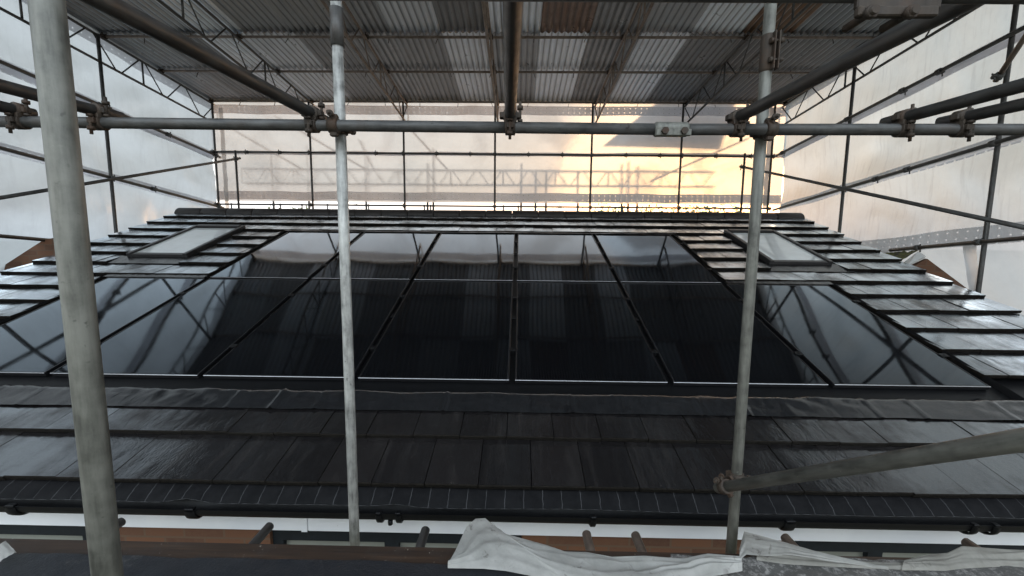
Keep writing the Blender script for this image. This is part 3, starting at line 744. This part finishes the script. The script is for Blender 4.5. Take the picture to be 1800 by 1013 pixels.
# tray that the panels sit in
bm = B()
for x0, x1, u0, u1 in ((lo_l, lo_r, -3.66, -1.70), (up_l, up_r, -1.70, .06)):
    v = [bm.verts.new(rp(x, u, -.040)) for x, u in ((x0, u0), (x1, u0), (x1, u1), (x0, u1))]; bm.faces.new(v)
    for x, s in ((x0, 1), (x1, -1)):
        v = [bm.verts.new(p) for p in (rp(x, u0, -.04), rp(x, u1, -.04), rp(x-s*.02, u1, .006), rp(x-s*.02, u0, .006))]; bm.faces.new(v)
obj('panel_tray', bm, 'black_plastic', house)
# flashing strips above the panels
bm = B()
for x0, x1, u0, u1 in ((up_l, up_r, .004, .075), (lo_l, up_l-.0, -1.742, -1.67), (up_r, lo_r, -1.742, -1.67)):
    grid(bm, lambda s, t: rp(x0+(x1-x0)*s, u0+(u1-u0)*t, .004 + .004*noise.noise(V((s*40, t*2, x0)))), 60, 2)
obj('head_flashing', bm, 'lead_flashing', house)
# crinkled lead apron below the panels
bm = B()
def apron(s, t):
    x = HX0+.02 + s*(HX1-HX0-.04); u = -3.825 + t*.245 + .008*noise.noise(V((x*2.2, 0, 1)))*(1-t)
    k = ((x+.2033) / .2855) % 1.0; lip = -.022*max(0, 1-min(k, 1-k)/.035)*(.5+noise.noise(V((x*1.7, 0, 8))))
    crk = abs(noise.noise(V((x*4+u*6, u*7, 4))))*.018 + abs(noise.noise(V((x*11-u*9, u*13, 2))))*.009 + max(0, noise.noise(V((x*2.1, 5, 2))))*.018*math.exp(-((t-.8)/.1)**2) + .008*math.exp(-((t-.86)/.05)**2)*(1+noise.noise(V((x*5, 2, 2))))
    return rp(x, u, .004 - .05*max(0, t-.72)/.28*1.0 + crk*(.35+.65*t) - lip*.8)
grid(bm, apron, 520, 12); obj('lead_apron', bm, 'lead_flashing', house)
bm = B(); v = [bm.verts.new(rp(x, u, h)) for x, u, h in ((HX0+.02, -3.60, -.045), (HX1-.02, -3.60, -.045), (HX1-.02, -3.42, -.05), (HX0+.02, -3.42, -.05))]; bm.faces.new(v)
obj('tray_lip', bm, 'black_plastic', house)
# eaves felt hanging from the last course to the gutter
bm = B()
ebot = rp(0, -4.39, -.012)
def tray(s, t):
    x = HX0 + s*(HX1-HX0); wob = .026*math.exp(-((x+1.72)/.09)**2) + .014*math.exp(-((x+.62)/.08)**2) + .009*noise.noise(V((x*1.5, 0, 0)))
    y = ebot.y + .03 - .098*t; z = ebot.z - .008 - .055*t**1.5 + wob*t
    return (x, y, z)
grid(bm, tray, 320, 6); obj('eaves_felt', bm, 'eaves_felt', house)
bm = B()
path(bm, [V(tray(i/160, 1.0)) + V((0, -.002, 0)) for i in range(161)], .0014, 5); obj('felt_edge', bm, 'lead_flashing', house)
# gutter: half round trough with rolled lip
GY, GZ, GRD = 2.000, -1.378, .060
bm = B()
prof = [(math.cos(a)*GRD, math.sin(a)*GRD) for a in [math.pi + math.pi*k/12 for k in range(13)]]
prof = [(-GRD+.002, .004), (-GRD-.003, .004)] + prof
vs = [[bm.verts.new((x, GY+a, GZ+b)) for a, b in prof] for x in (HX0+.0, HX1)]
for k in range(len(prof)-1): f = bm.faces.new((vs[0][k], vs[0][k+1], vs[1][k+1], vs[1][k])); f.smooth = k > 1
g = obj('gutter', bm, 'black_plastic', house)
for px in (30, 340, 668, 702, 1042, 1385, 1708, 1745):
    x = ay(px, 910, 1.96).x; bm = B()
    rows = []
    wd = .028 if px in (30, 340, 1385) else .016
    for xx, rr in ((x-wd, GRD+.004), (x-wd*.7, GRD+.013), (x+wd*.7, GRD+.013), (x+wd, GRD+.004)):
        rows.append([bm.verts.new((xx, GY+math.cos(a)*rr, GZ+math.sin(a)*rr)) for a in [math.pi*1.0 + math.pi*k/10 for k in range(11)]])
    for a, b in zip(rows, rows[1:]):
        for k in range(10): f = bm.faces.new((a[k], a[k+1], b[k+1], b[k])); f.smooth = True
    box(bm, (x, GY-GRD+.004, GZ+.006), PX, PY, PZ, wd*.8, .012, .006, .002)
    obj('bracket', bm, 'black_plastic', g)
bm = B(); c = V((ay(685, 912, 1.96).x, GY-.03, GZ-GRD-.004)); tube(bm, c+V((0, 0, .012)), c-V((0, 0, .012)), .012, 10); obj('union_lug', bm, 'black_plastic', g)
# fascia of white boards
t = NT('white_upvc'); v_ = t.coord('Object'); n_ = t.noise(v_, 2.5, 4); sp_ = t.ramp(t.noise(v_, 60, 3, .6), [(.70, 0), (.76, .6)])
t.bsdf(t.mix(sp_, t.ramp(n_, [(.3, (.66, .68, .72)), (.7, (.78, .79, .81))]), (.25, .24, .22)), .3)
FY = 2.066; fb = -.762*FY
bm = B(); jx = ay(541, 925, FY).x
abox(bm, HX0, jx-.0015, FY, FY+.018, fb, -1.36, .002); abox(bm, jx+.0015, HX1, FY, FY+.018, fb, -1.36, .002)
fas = obj('fascia', bm, 'white_upvc', house)
bm = B(); abox(bm, jx-.035, jx-.003, FY-.003, FY-.0005, fb-.004, -1.345); obj('joint_strip', bm, 'white_upvc', fas)
# brick wall with window openings
WY = FY+.03; top = -1.40; GZ0 = -3.9
wins = [(HX0+.5, ay(156, 935, WY).x), (ay(474, 935, WY).x, ay(806, 940, WY).x+.35), (ay(1388, 950, WY).x, ay(1388, 950, WY).x+1.9)]
def win_x(): return wins
bm = B(); xs = [HX0+.12] + [q for w in wins for q in w] + [HX1-.12]
for i in range(0, len(xs), 2):
    abox(bm, xs[i], xs[i+1], WY, WY+.25, GZ0, top)
for a, b in wins: abox(bm, a, b, WY, WY+.25, GZ0, -2.75)
obj('wall', bm, 'brick', house)
bm = B()
for x in (HX0+.12, HX1-.12):
    v = [bm.verts.new(p) for p in ((x, WY+.26, GZ0), (x, 8.3, GZ0), (x, 8.3, RZ-.45), (x, RY, RZ-.08), (x, WY+.26, -1.36))]; bm.faces.new(v)
v = [bm.verts.new(p) for p in ((HX0+.12, 8.3, GZ0), (HX1-.12, 8.3, GZ0), (HX1-.12, 8.3, RZ-.45), (HX0+.12, 8.3, RZ-.45))]; bm.faces.new(v)
obj('gable_wall', bm, 'brick', house)
for i, (a, b) in enumerate(wins):
    bm = B(); ft = -1.565; fz0 = -2.74; hd = .105; yf = WY+.02
    abox(bm, a+.004, b-.004, yf, yf+.07, ft-hd, ft); abox(bm, a+.004, b-.004, yf, yf+.07, fz0, fz0+.06)
    for x in ((a+.004, a+.062), (b-.062, b-.004)): abox(bm, x[0], x[1], yf, yf+.07, fz0+.06, ft-hd)
    if i == 1:
        xm = ay(686, 950, WY).x; abox(bm, xm-.04, xm+.04, yf, yf+.07, fz0+.06, ft-hd)
    if i == 2:
        xm = ay(1545, 970, WY).x; abox(bm, xm-.04, xm+.04, yf, yf+.07, fz0+.06, ft-hd)
    wf = obj('window', bm, 'window_frame_grey', house)
    bm = B(); abox(bm, a+.06, b-.06, yf+.03, yf+.045, fz0+.055, ft-hd+.002); obj('pane', bm, 'window_glass', wf)

# roof windows
for i, (x0, x1, u0, u1) in enumerate(((-5.00, -4.22, -1.10, .14), (3.10, 3.87, -1.14, .14))):
    hT = .042
    bm = B(); fwid = .056
    def bar(xa, xb, ua, ub, h0, h1, bev=.006):
        c = rp((xa+xb)/2, (ua+ub)/2, (h0+h1)/2); box(bm, c, PX, UR, NR, abs(xb-xa)/2, abs(ub-ua)/2, abs(h1-h0)/2, bev)
    bar(x0, x0+fwid, u0, u1, -.05, hT); bar(x1-fwid, x1, u0, u1, -.05, hT); bar(x0+fwid, x1-fwid, u0, u0+fwid*1.2, -.05, hT-.012); bar(x0+fwid, x1-fwid, u1-fwid*1.3, u1, -.05, hT+.012)
    bar(x0-.004, x0+fwid+.004, (u0+u1)/2-.003, (u0+u1)/2+.003, hT-.01, hT+.004, 0); bar(x1-fwid-.004, x1+.004, (u0+u1)/2-.003, (u0+u1)/2+.003, hT-.01, hT+.004, 0)
    rw = obj('roof_window', bm, 'skylight_frame', house)
    bm = B(); v = [bm.verts.new(rp(x, u, hT-.022)) for x, u in ((x0+fwid-.002, u0+.08), (x1-fwid+.002, u0+.08), (x1-fwid+.002, u1-.09), (x0+fwid-.002, u1-.09))]; bm.faces.new(v); obj('pane', bm, 'skylight_glass', rw)
    bm = B()
    grid(bm, lambda s, t: rp(x0-.12+(x1-x0+.24)*s, u0-.22+.24*t, -.004 + .006*noise.noise(V((s*12, t*4, i)))), 24, 4); obj('flashing', bm, 'lead_flashing', rw)
    bm = B()
    for xa in (x0-.05, x1+.005): 
        v = [bm.verts.new(rp(x, u, -.012)) for x, u in ((xa, u0), (xa+.045, u0), (xa+.045, u1+.06), (xa, u1+.06))]; bm.faces.new(v)
    obj('side_flashing', bm, 'black_plastic', rw)

# ------------------------------------------------------------------ solar panels
rp_ = rp
PWH, PLH = 1.110/2, 1.722/2
pos_w = ['leftmost', 'second from the left', 'third from the left', 'fourth from the left, in the middle', 'fifth from the left', 'sixth from the left', 'rightmost']
pos_u = ['leftmost', 'second from the left', 'middle one', 'fourth from the left, with the dark reflection', ]
upl = ['leftmost panel of the upper row, reflecting the left corner', 'second panel of the upper row, beside the pale upright', 'middle panel of the upper row under the ridge', 'fourth panel of the upper row with a bright reflection', 'rightmost panel of the upper row, all dark']
lol = ['leftmost panel of the lower row, cut by the left edge', 'second panel of the lower row, crossed by the thick upright', 'third panel of the lower row, left of the pale upright', 'black panel of the lower row just right of the pale upright', 'black panel of the lower row right of the centre gap', 'panel of the lower row crossed by the right hand upright', 'rightmost panel of the lower row, bright with crossing reflections']
def panel(xc, uc, label, tilt):
    def rp(x, u, h=0): return rp_(x, u, h - tilt*(u-uc))
    root = thing('solar_panel', 'black solar ' + label, 'solar panel', rp(xc, uc-PLH, -.035), 'solar panels on the roof')
    bm = B(); fwid = .011; dh = random.uniform(-.0015, .0015)
    for (xa, xb, ua, ub) in ((-PWH, PWH, -PLH, -PLH+fwid), (-PWH, PWH, PLH-fwid, PLH), (-PWH, -PWH+fwid, -PLH+fwid, PLH-fwid), (PWH-fwid, PWH, -PLH+fwid, PLH-fwid)):
        box(bm, rp(xc+(xa+xb)/2, uc+(ua+ub)/2, -.0165+dh), PX, UR, NR, (xb-xa)/2, (ub-ua)/2, .0165, .0018)
    obj('frame', bm, 'panel_frame', root)
    bm = B(); box(bm, rp(xc, uc-PLH-.0012, -.002+dh), PX, UR, NR, PWH, .0032, .0022, .0012); obj('lower_lip', bm, 'frame_lip', root)
    tl = (random.uniform(-.0012, .0012), random.uniform(-.0012, .0012))
    bm = B(); grid(bm, lambda s, t: rp(xc+(s-.5)*2*(PWH-fwid*.9), uc+(t-.5)*2*(PLH-fwid*.9), -.0025+dh+(s-.5)*tl[0]+(t-.5)*tl[1] - .0035*math.sin(math.pi*s)*math.sin(math.pi*t)), 12, 16); obj('glass', bm, 'solar_glass', root, recalc=False)
    for f in (-.55, .0, .55):
        bm = B(); x = xc + W/2
        if f == 0:
            box(bm, rp(x, uc+.1, -.022), PX, UR, NR, .018, .028, .006, .002)
        else:
            box(bm, rp(x, uc+f*PLH, .0035), PX, UR, NR, .030, .022, .0028, .001); tube(bm, rp(x, uc+f*PLH, .004), rp(x, uc+f*PLH, .011), .007, 6)
            box(bm, rp(x, uc+f*PLH, -.018), PX, UR, NR, .014, .02, .019, .002)
        obj('clamp', bm, 'black_plastic', root)
    return root
for k in range(5): panel(TX+(k-3+.5)*W, -L/2, upl[k], .0105)
for k in range(7): panel(TX+(k-4+.5)*W, -L*1.5, lol[k], 0)

# ------------------------------------------------------------------ neighbours seen below the sheeting
nb = thing('brick_gable', 'orange brick gable sloping up behind the left verge', 'gable wall', (-6.4, 5.45, -3.9))
a, b = ay(-40, 497, 5.45), ay(78, 421, 5.45)
bm = B(); d = (b-a); e = V((b.x+.12, 5.45, b.z-.02))
f_ = [bm.verts.new(p) for p in ((a.x, 5.45, GZ0), (-6.13, 5.45, GZ0), (-6.13, 5.45, b.z+.04), (b.x, 5.45, b.z), a)]; bm.faces.new(f_)
r_ = bmesh.ops.extrude_face_region(bm, geom=bm.faces[:]); bmesh.ops.translate(bm, verts=[x for x in r_['geom'] if isinstance(x, bmesh.types.BMVert)], vec=(0, .22, 0))
obj('wall', bm, 'brick', nb)
nr = thing('outhouse', 'small gabled outhouse with mossy roof and white edge board behind the right verge', 'outhouse', (5.2, 5.3, -3.9))
ap = ay(1630, 455, 5.2); rb_ = ay(1713, 517, 5.2); lb = V((2*ap.x-rb_.x-.3, 5.2, rb_.z-.15))
bm = B(); f_ = [bm.verts.new(p) for p in ((lb.x, 5.2, GZ0), (rb_.x, 5.2, GZ0), rb_, ap, lb)]; bm.faces.new(f_)
r_ = bmesh.ops.extrude_face_region(bm, geom=bm.faces[:]); bmesh.ops.translate(bm, verts=[x for x in r_['geom'] if isinstance(x, bmesh.types.BMVert)], vec=(0, .2, 0))
obj('gable_end', bm, 'brick', nr)
bm = B(); m0, m1 = ay(1555, 444, 6.3), ay(1614, 441, 5.35)
l0_, l1_ = m0 + V((-.9, 0, -.55)), m1 + V((-.9, 0, -.55))
grid(bm, lambda s, t: m0.lerp(m1, s).lerp(l0_.lerp(l1_, s), t) + V((0, 0, .03*noise.noise(V((s*9, t*9, 1))))), 20, 20); obj('mossy_roof', bm, 'moss_roof', nr)
bm = B(); q0, q1 = ay(1614, 442, 5.3), ay(1588, 462, 5.3); q2, q3 = ay(1596, 466, 5.18), ay(1628, 451, 5.18)
f_ = [bm.verts.new(p) for p in (q0, q3, q2, q1)]; bm.faces.new(f_)
r_ = bmesh.ops.extrude_face_region(bm, geom=bm.faces[:]); bmesh.ops.translate(bm, verts=[x for x in r_['geom'] if isinstance(x, bmesh.types.BMVert)], vec=(0, .02, -.03))
obj('bargeboard', bm, 'barge_white', nr)

# ------------------------------------------------------------------ deck in front of the camera
def deck_pt(px, py, h=0.0): return az(px, py, ZD+h)
bm = B(); a, b = deck_pt(-200, 940), deck_pt(1900, 988)
yb_ = (deck_pt(200, 942).y + deck_pt(790, 970).y)/2
abox(bm, -2.6, 2.9, yb_-.225, yb_, ZD-.038, ZD, .004)
tag(obj('scaffold_board', bm, 'weathered_board'), 'brown weathered scaffold board along the inner edge of the deck, with pale flakes', 'scaffold board', 'scaffold boards of the deck')
for i, lab in enumerate(('scaffold board second from the wall, under black felt', 'scaffold board third from the wall, under the camera')):
    bm = B(); y1 = yb_-.235-.235*i; abox(bm, -2.6, 2.9, y1-.225, y1, ZD-.038, ZD, .004)
    tag(obj('scaffold_board', bm, 'weathered_board'), lab, 'scaffold board', 'scaffold boards of the deck')
bm = B()
def felt(s, t):
    x = -2.4 + s*4.4; ye = yb_ - .092 + .012*noise.noise(V((x*2, 0, 0))) + .006*noise.noise(V((x*9, 0, 3)))
    return (x, ye - t*.5, ZD + .006 + .010*abs(noise.noise(V((x*3, t*3, 2)))) + .004*noise.noise(V((x*14, t*9, 2))))
grid(bm, felt, 160, 20); tag(obj('roofing_felt', bm, 'black_felt'), 'black felt laid over the deck boards, wet and dusted with flakes', 'felt sheet')
bm = B()
def grit(s, t):
    x = .05 + s*2.6; ye = yb_ - .075 + .018*noise.noise(V((x*3, 0, 9))) + (.035 if x > .62 else 0)
    return (x, ye - t*.45, ZD + .018 + .014*abs(noise.noise(V((x*5, t*5, 7)))) + .006*noise.noise(V((x*30, t*14, 2))))
grid(bm, grit, 200, 24); tag(obj('gritty_felt', bm, 'gritty_felt'), 'grey gritty felt on the deck at bottom right, below the torn sheets', 'felt sheet')

def cloth(name, label, cols, mat, nu=110, nv=26, seed=0, ridge=.02, group=None):
    """cols: (px, py_top, h_top, py_bot, h_bot): edge points of the crumpled sheet, h above the deck"""
    def edge(s, k):
        f = s*(len(cols)-1); i = min(int(f), len(cols)-2); w = f-i; w = w*w*(3-2*w)*.5 + w*.5
        A, Bc = cols[i], cols[i+1]
        pt = lambda c: deck_pt(c[0], c[1], c[2]) if k == 0 else deck_pt(c[3], c[4], c[5])
        return pt(A).lerp(pt(Bc), w)
    def P(s, t):
        a, b = edge(s, 0), edge(s, 1); p = a.lerp(b, t); L_ = (a-b).length
        x, y = p.x, p.y
        k = math.sin(math.pi*min(1, max(0, t)))**.5
        h = 0
        for q in range(6):
            c0 = .12 + .17*q; c = c0 + .30*noise.noise(V((x*2.1, q*3.7, seed))) + .22*(s-.5)*(1 if q % 2 else -1)
            wd_ = .05 + .06*abs(noise.noise(V((x*3, q*5.1, seed+2)))); am = .35 + .9*abs(noise.noise(V((x*2.6, q*2.3, seed+7))))
            dq = (t-c)/wd_
            h += am*(math.exp(-abs(dq)) if dq < 0 else math.exp(-abs(dq)*.35))
        h = h*.55 + .5*noise.noise(V((x*3.1+y*2, y*5, seed+4))) + .10*noise.noise(V((x*24, y*24, seed)))
        p = p + V((0, 0, ridge*k*h*.9))
        p.z = max(p.z, ZD+.022)
        return p
    bm = B(); grid(bm, P, nu, nv); o = obj(name, bm, mat, recalc=False)
    return tag(o, label, 'dust sheet', group)
cloth('dust_sheet', 'big crumpled white sheet heaped against the board in the middle of the deck edge',
      [(788, 990, .03, 787, 999, .03), (800, 969, .045, 850, 1000, .03), (820, 926, .06, 890, 1004, .03), (836, 912, .065, 930, 1012, .028), (853, 911, .065, 990, 1030, .028), (868, 926, .06, 1030, 1050, .028), (890, 939, .055, 1070, 1060, .028), (963, 959, .05, 1110, 1060, .028), (987, 969, .05, 1140, 1055, .028), (1033, 971, .05, 1165, 1045, .028), (1076, 979, .045, 1180, 1040, .028), (1133, 977, .05, 1200, 1030, .028), (1200, 982, .045, 1225, 1024, .028), (1245, 973, .055, 1250, 1014, .03), (1303, 979, .05, 1305, 1004, .03)],
      'dust_sheet', 150, 30, 2, .030, 'crumpled sheets on the deck')
cloth('dust_sheet', 'torn white flap of sheet just right of the right hand upright',
      [(1300, 965, .04, 1300, 985, .03), (1308, 934, .05, 1312, 975, .04), (1345, 944, .05, 1345, 978, .04), (1385, 955, .045, 1390, 976, .035), (1430, 968, .04, 1440, 984, .03), (1490, 982, .035, 1500, 994, .026), (1560, 998, .03, 1562, 1002, .026)],
      'torn_dust_sheet', 70, 18, 8, .018, 'crumpled sheets on the deck')
cloth('dust_sheet', 'dirty grey crumpled sheet lying along the deck at the right edge',
      [(1590, 985, .03, 1585, 1003, .024), (1630, 975, .035, 1625, 1003, .024), (1665, 972, .045, 1660, 1004, .024), (1690, 960, .055, 1690, 1000, .024), (1720, 962, .055, 1725, 998, .024), (1770, 966, .05, 1770, 996, .024), (1830, 968, .05, 1830, 998, .024)],
      'dirty_dust_sheet', 80, 20, 5, .024, 'crumpled sheets on the deck')
cloth('dust_sheet', 'thin dirty strip of sheet lying between the torn flap and the right edge heap',
      [(1330, 972, .03, 1330, 985, .024), (1380, 974, .035, 1380, 992, .024), (1450, 980, .03, 1450, 996, .024), (1530, 988, .03, 1530, 1000, .024), (1600, 990, .03, 1600, 1002, .024)],
      'dirty_dust_sheet', 70, 12, 15, .014, 'crumpled sheets on the deck')
bm = B(); q = [deck_pt(-12, 972, .05), deck_pt(10, 953, .055), deck_pt(30, 974, .045), deck_pt(-6, 993, .03)]
grid(bm, lambda s, t: q[0].lerp(q[1], s).lerp(q[3].lerp(q[2], s), t) + V((0, 0, .010*math.sin(s*2.6)+.004*noise.noise(V((s*5, t*5, 1))))), 12, 10)
tag(obj('paper_scrap', bm, 'dust_sheet'), 'white folded scrap of paper at the left edge of the deck', 'paper scrap')

# ------------------------------------------------------------------ next scaffold, outside the back sheeting: its shadow falls on the plastic
SUN_AZ, SUN_EL = R(23), R(9)
SD = V((math.sin(SUN_AZ)*math.cos(SUN_EL), math.cos(SUN_AZ)*math.cos(SUN_EL), math.sin(SUN_EL)))   # towards the sun
def outside(px, py, Y):
    s = ay(px, py, YS); return s + SD*((Y-YS)/SD.y)
YO = 9.75
a, b = outside(345, 296, YO), outside(1262, 302, YO)
GN = 'next scaffold behind the back sheeting'
lattice('level lattice beam seen as a faint shadow through the back sheeting', a, b, (a.z-outside(345, 324, YO).z), 18, .026, .014, 'dark_steel', GN, verticals=True)
for i, (px, y0, y1) in enumerate(((466, 262, 345), (530, 250, 345), (635, 270, 345), (747, 285, 345), (757, 255, 345), (917, 285, 342), (943, 300, 340), (962, 300, 335), (1020, 300, 345), (1100, 285, 340), (1112, 280, 345), (1128, 290, 345))):
    px -= 76*(1-(px-430)/900)
    p, q = outside(px, y0, YO+.1), outside(px, y1, YO+.1)
    pole('scaffold_standard', f'{["first","second","third","fourth","fifth","sixth","seventh","eighth","ninth","tenth","eleventh","twelfth"][i]} faint upright shadow from the left, behind the back sheeting', 'scaffold tube', (p.x, p.y, q.z-2.5), (p.x, p.y, p.z), .026, 'dark_steel', GN, 0, 8)
for i, (x0, y0, x1, y1) in enumerate(((395, 215, 530, 298), (480, 195, 640, 296), (630, 240, 655, 296), (700, 195, 790, 300), (1150, 320, 1330, 235))):
    x0 -= 66*(1-(x0-430)/900); x1 -= 66*(1-(x1-430)/900)
    p, q = outside(x0, y0, YO-.12), outside(x1, y1, YO-.12)
    pole('scaffold_brace', f'{["first","second","third","fourth","fifth"][i]} faint slanting shadow from the left, behind the back sheeting', 'scaffold tube', p, q, .022, 'dark_steel', GN, 0, 8)

# ------------------------------------------------------------------ ground, trees
bm = B(); v = [bm.verts.new(p) for p in ((-900, -900, -3.9), (900, -900, -3.9), (900, 1500, -3.9), (-900, 1500, -3.9))]; bm.faces.new(v)
struct('ground', bm, 'ground_earth')
def tree(label, x, y, ztop, wid, leaf, nleaf, lsz, seed, twig=False):
    rnd = random.Random(seed); root = thing('tree', label, 'tree', (x, y, -3.9), 'trees beyond the back sheeting')
    H = ztop+3.9; bm = B(); base = V((x, y, -3.9)); fork = base + V((0, 0, H*.45)); tube(bm, base, fork, .16, 8, .10)
    tips = []
    for k in range(9):
        a = rnd.uniform(0, math.tau); r_ = wid*rnd.uniform(.25, .8); t_ = V((x+math.cos(a)*r_, y+math.sin(a)*r_*.7, -3.9+H*rnd.uniform(.75, .98)))
        s = base.lerp(fork, rnd.uniform(.7, 1)); m = s.lerp(t_, .5) + V((0, 0, H*.05)); tube(bm, s, m, .06, 6, .035); tube(bm, m, t_, .035, 6, .010); tips.append((m, t_))
        for j in range(5):
            w = m.lerp(t_, rnd.uniform(.2, 1)); e = w + V((rnd.uniform(-.6, .6), rnd.uniform(-.4, .4), rnd.uniform(.1, .7))); e.z = min(e.z, ztop+.1); tube(bm, w, e, .012, 4, .005)
    obj('trunk', bm, 'bark', root)
    bm = B()
    for i in range(nleaf):
        m, t_ = rnd.choice(tips); c = m.lerp(t_, rnd.uniform(.0, 1.1)) + V((rnd.gauss(0, .38), rnd.gauss(0, .38), rnd.gauss(0, .30))); c.z = min(c.z, ztop + rnd.uniform(-.3, .15))
        u = V((rnd.gauss(0, 1), rnd.gauss(0, 1), rnd.gauss(0, 1))).normalized(); w = u.orthogonal().normalized(); sz = lsz*rnd.uniform(.6, 1.4)
        v = [bm.verts.new(c + u*sz), bm.verts.new(c + w*sz*.5), bm.verts.new(c - u*sz), bm.verts.new(c - w*sz*.5)]; bm.faces.new(v)
    obj('crown', bm, leaf, root, recalc=False)
YTREE = 22.0
for i, (px, py, wid, leaf, n, sz, lab) in enumerate(((465, 361, 1.0, 'leaf_brown', 160, .06, 'bare twiggy tree top showing left, over the ridge'), (525, 366, 1.1, 'leaf_green', 900, .09, 'low green tree top left of the second back upright'),
        (620, 360, .9, 'leaf_brown', 150, .06, 'bare twiggy tree top beside the pale upright'), (690, 367, 1.2, 'leaf_brown', 300, .07, 'low brownish tree top left of the middle'),
        (985, 359, 1.6, 'leaf_green', 500, .07, 'sparse tree top right of the centre upright'), (1080, 357, 1.7, 'leaf_green', 1300, .09, 'bushy tree top right of the middle back upright'),
        (1160, 356, 1.7, 'leaf_green', 1500, .09, 'bushy tree top left of the sixth back upright'), (1235, 358, 1.6, 'leaf_green', 1700, .10, 'dense green tree top beside the orange glow'), (1310, 359, 1.6, 'leaf_green', 1700, .10, 'dense green tree top in the right back corner'))):
    p = ay(px, py, YTREE + (i % 3)*1.2); tree(lab, p.x, p.y, p.z, wid, leaf, n, sz, 50+i)

# ------------------------------------------------------------------ light
w = bpy.data.worlds.new('World'); SC.world = w; w.use_nodes = True
nt = w.node_tree; nt.nodes.clear()
ow = nt.nodes.new('ShaderNodeOutputWorld'); bg = nt.nodes.new('ShaderNodeBackground'); sky = nt.nodes.new('ShaderNodeTexSky')
sky.sky_type = 'NISHITA'; sky.sun_disc = False; sky.sun_elevation = SUN_EL; sky.sun_rotation = SUN_AZ; sky.altitude = 50; sky.air_density = 2.2; sky.dust_density = 3.0; sky.ozone_density = 1.0
bg.inputs['Strength'].default_value = .055
nt.links.new(sky.outputs[0], bg.inputs[0])
# an overcast deck over the clear sky, three times as bright overhead as at the horizon, with soft cloud
tcw = nt.nodes.new('ShaderNodeTexCoord'); sxw = nt.nodes.new('ShaderNodeSeparateXYZ'); nt.links.new(tcw.outputs['Generated'], sxw.inputs[0])
rz = nt.nodes.new('ShaderNodeMapRange'); rz.inputs['From Min'].default_value = 0; rz.inputs['From Max'].default_value = 1; rz.inputs['To Min'].default_value = .55; rz.inputs['To Max'].default_value = 1.0
nt.links.new(sxw.outputs[2], rz.inputs[0])
nzw = nt.nodes.new('ShaderNodeTexNoise'); nzw.inputs['Scale'].default_value = 2.2; nzw.inputs['Detail'].default_value = 5; nt.links.new(tcw.outputs['Generated'], nzw.inputs['Vector'])
mr2 = nt.nodes.new('ShaderNodeMapRange'); mr2.inputs['From Min'].default_value = .3; mr2.inputs['From Max'].default_value = .7; mr2.inputs['To Min'].default_value = .75; mr2.inputs['To Max'].default_value = 1.2
nt.links.new(nzw.outputs[0], mr2.inputs[0])
mm = nt.nodes.new('ShaderNodeMath'); mm.operation = 'MULTIPLY'; nt.links.new(rz.outputs[0], mm.inputs[0]); nt.links.new(mr2.outputs[0], mm.inputs[1])
bg2 = nt.nodes.new('ShaderNodeBackground'); bg2.inputs[0].default_value = (.86, .97, 1.10, 1); nt.links.new(mm.outputs[0], bg2.inputs[1])
ad = nt.nodes.new('ShaderNodeAddShader'); nt.links.new(bg.outputs[0], ad.inputs[0]); nt.links.new(bg2.outputs[0], ad.inputs[1]); nt.links.new(ad.outputs[0], ow.inputs[0])
sl = bpy.data.lights.new('sun', 'SUN'); sl.energy = 0.6; sl.angle = R(34); sl.color = (1.0, .56, .22)
so = bpy.data.objects.new('sun', sl); COL.objects.link(so); so.rotation_mode = 'QUATERNION'; so.rotation_quaternion = SD.to_track_quat('Z', 'Y')

SC.view_settings.view_transform = 'Standard'; SC.view_settings.look = 'None'; SC.view_settings.gamma = 1; SC.view_settings.exposure = 1.65
SC.render.engine = 'CYCLES'
cy = SC.cycles
cy.max_bounces = 10; cy.diffuse_bounces = 5; cy.glossy_bounces = 4; cy.transmission_bounces = 6; cy.transparent_max_bounces = 12
cy.sample_clamp_indirect = 6.0; cy.caustics_reflective = False; cy.caustics_refractive = True
cy.use_denoising = True
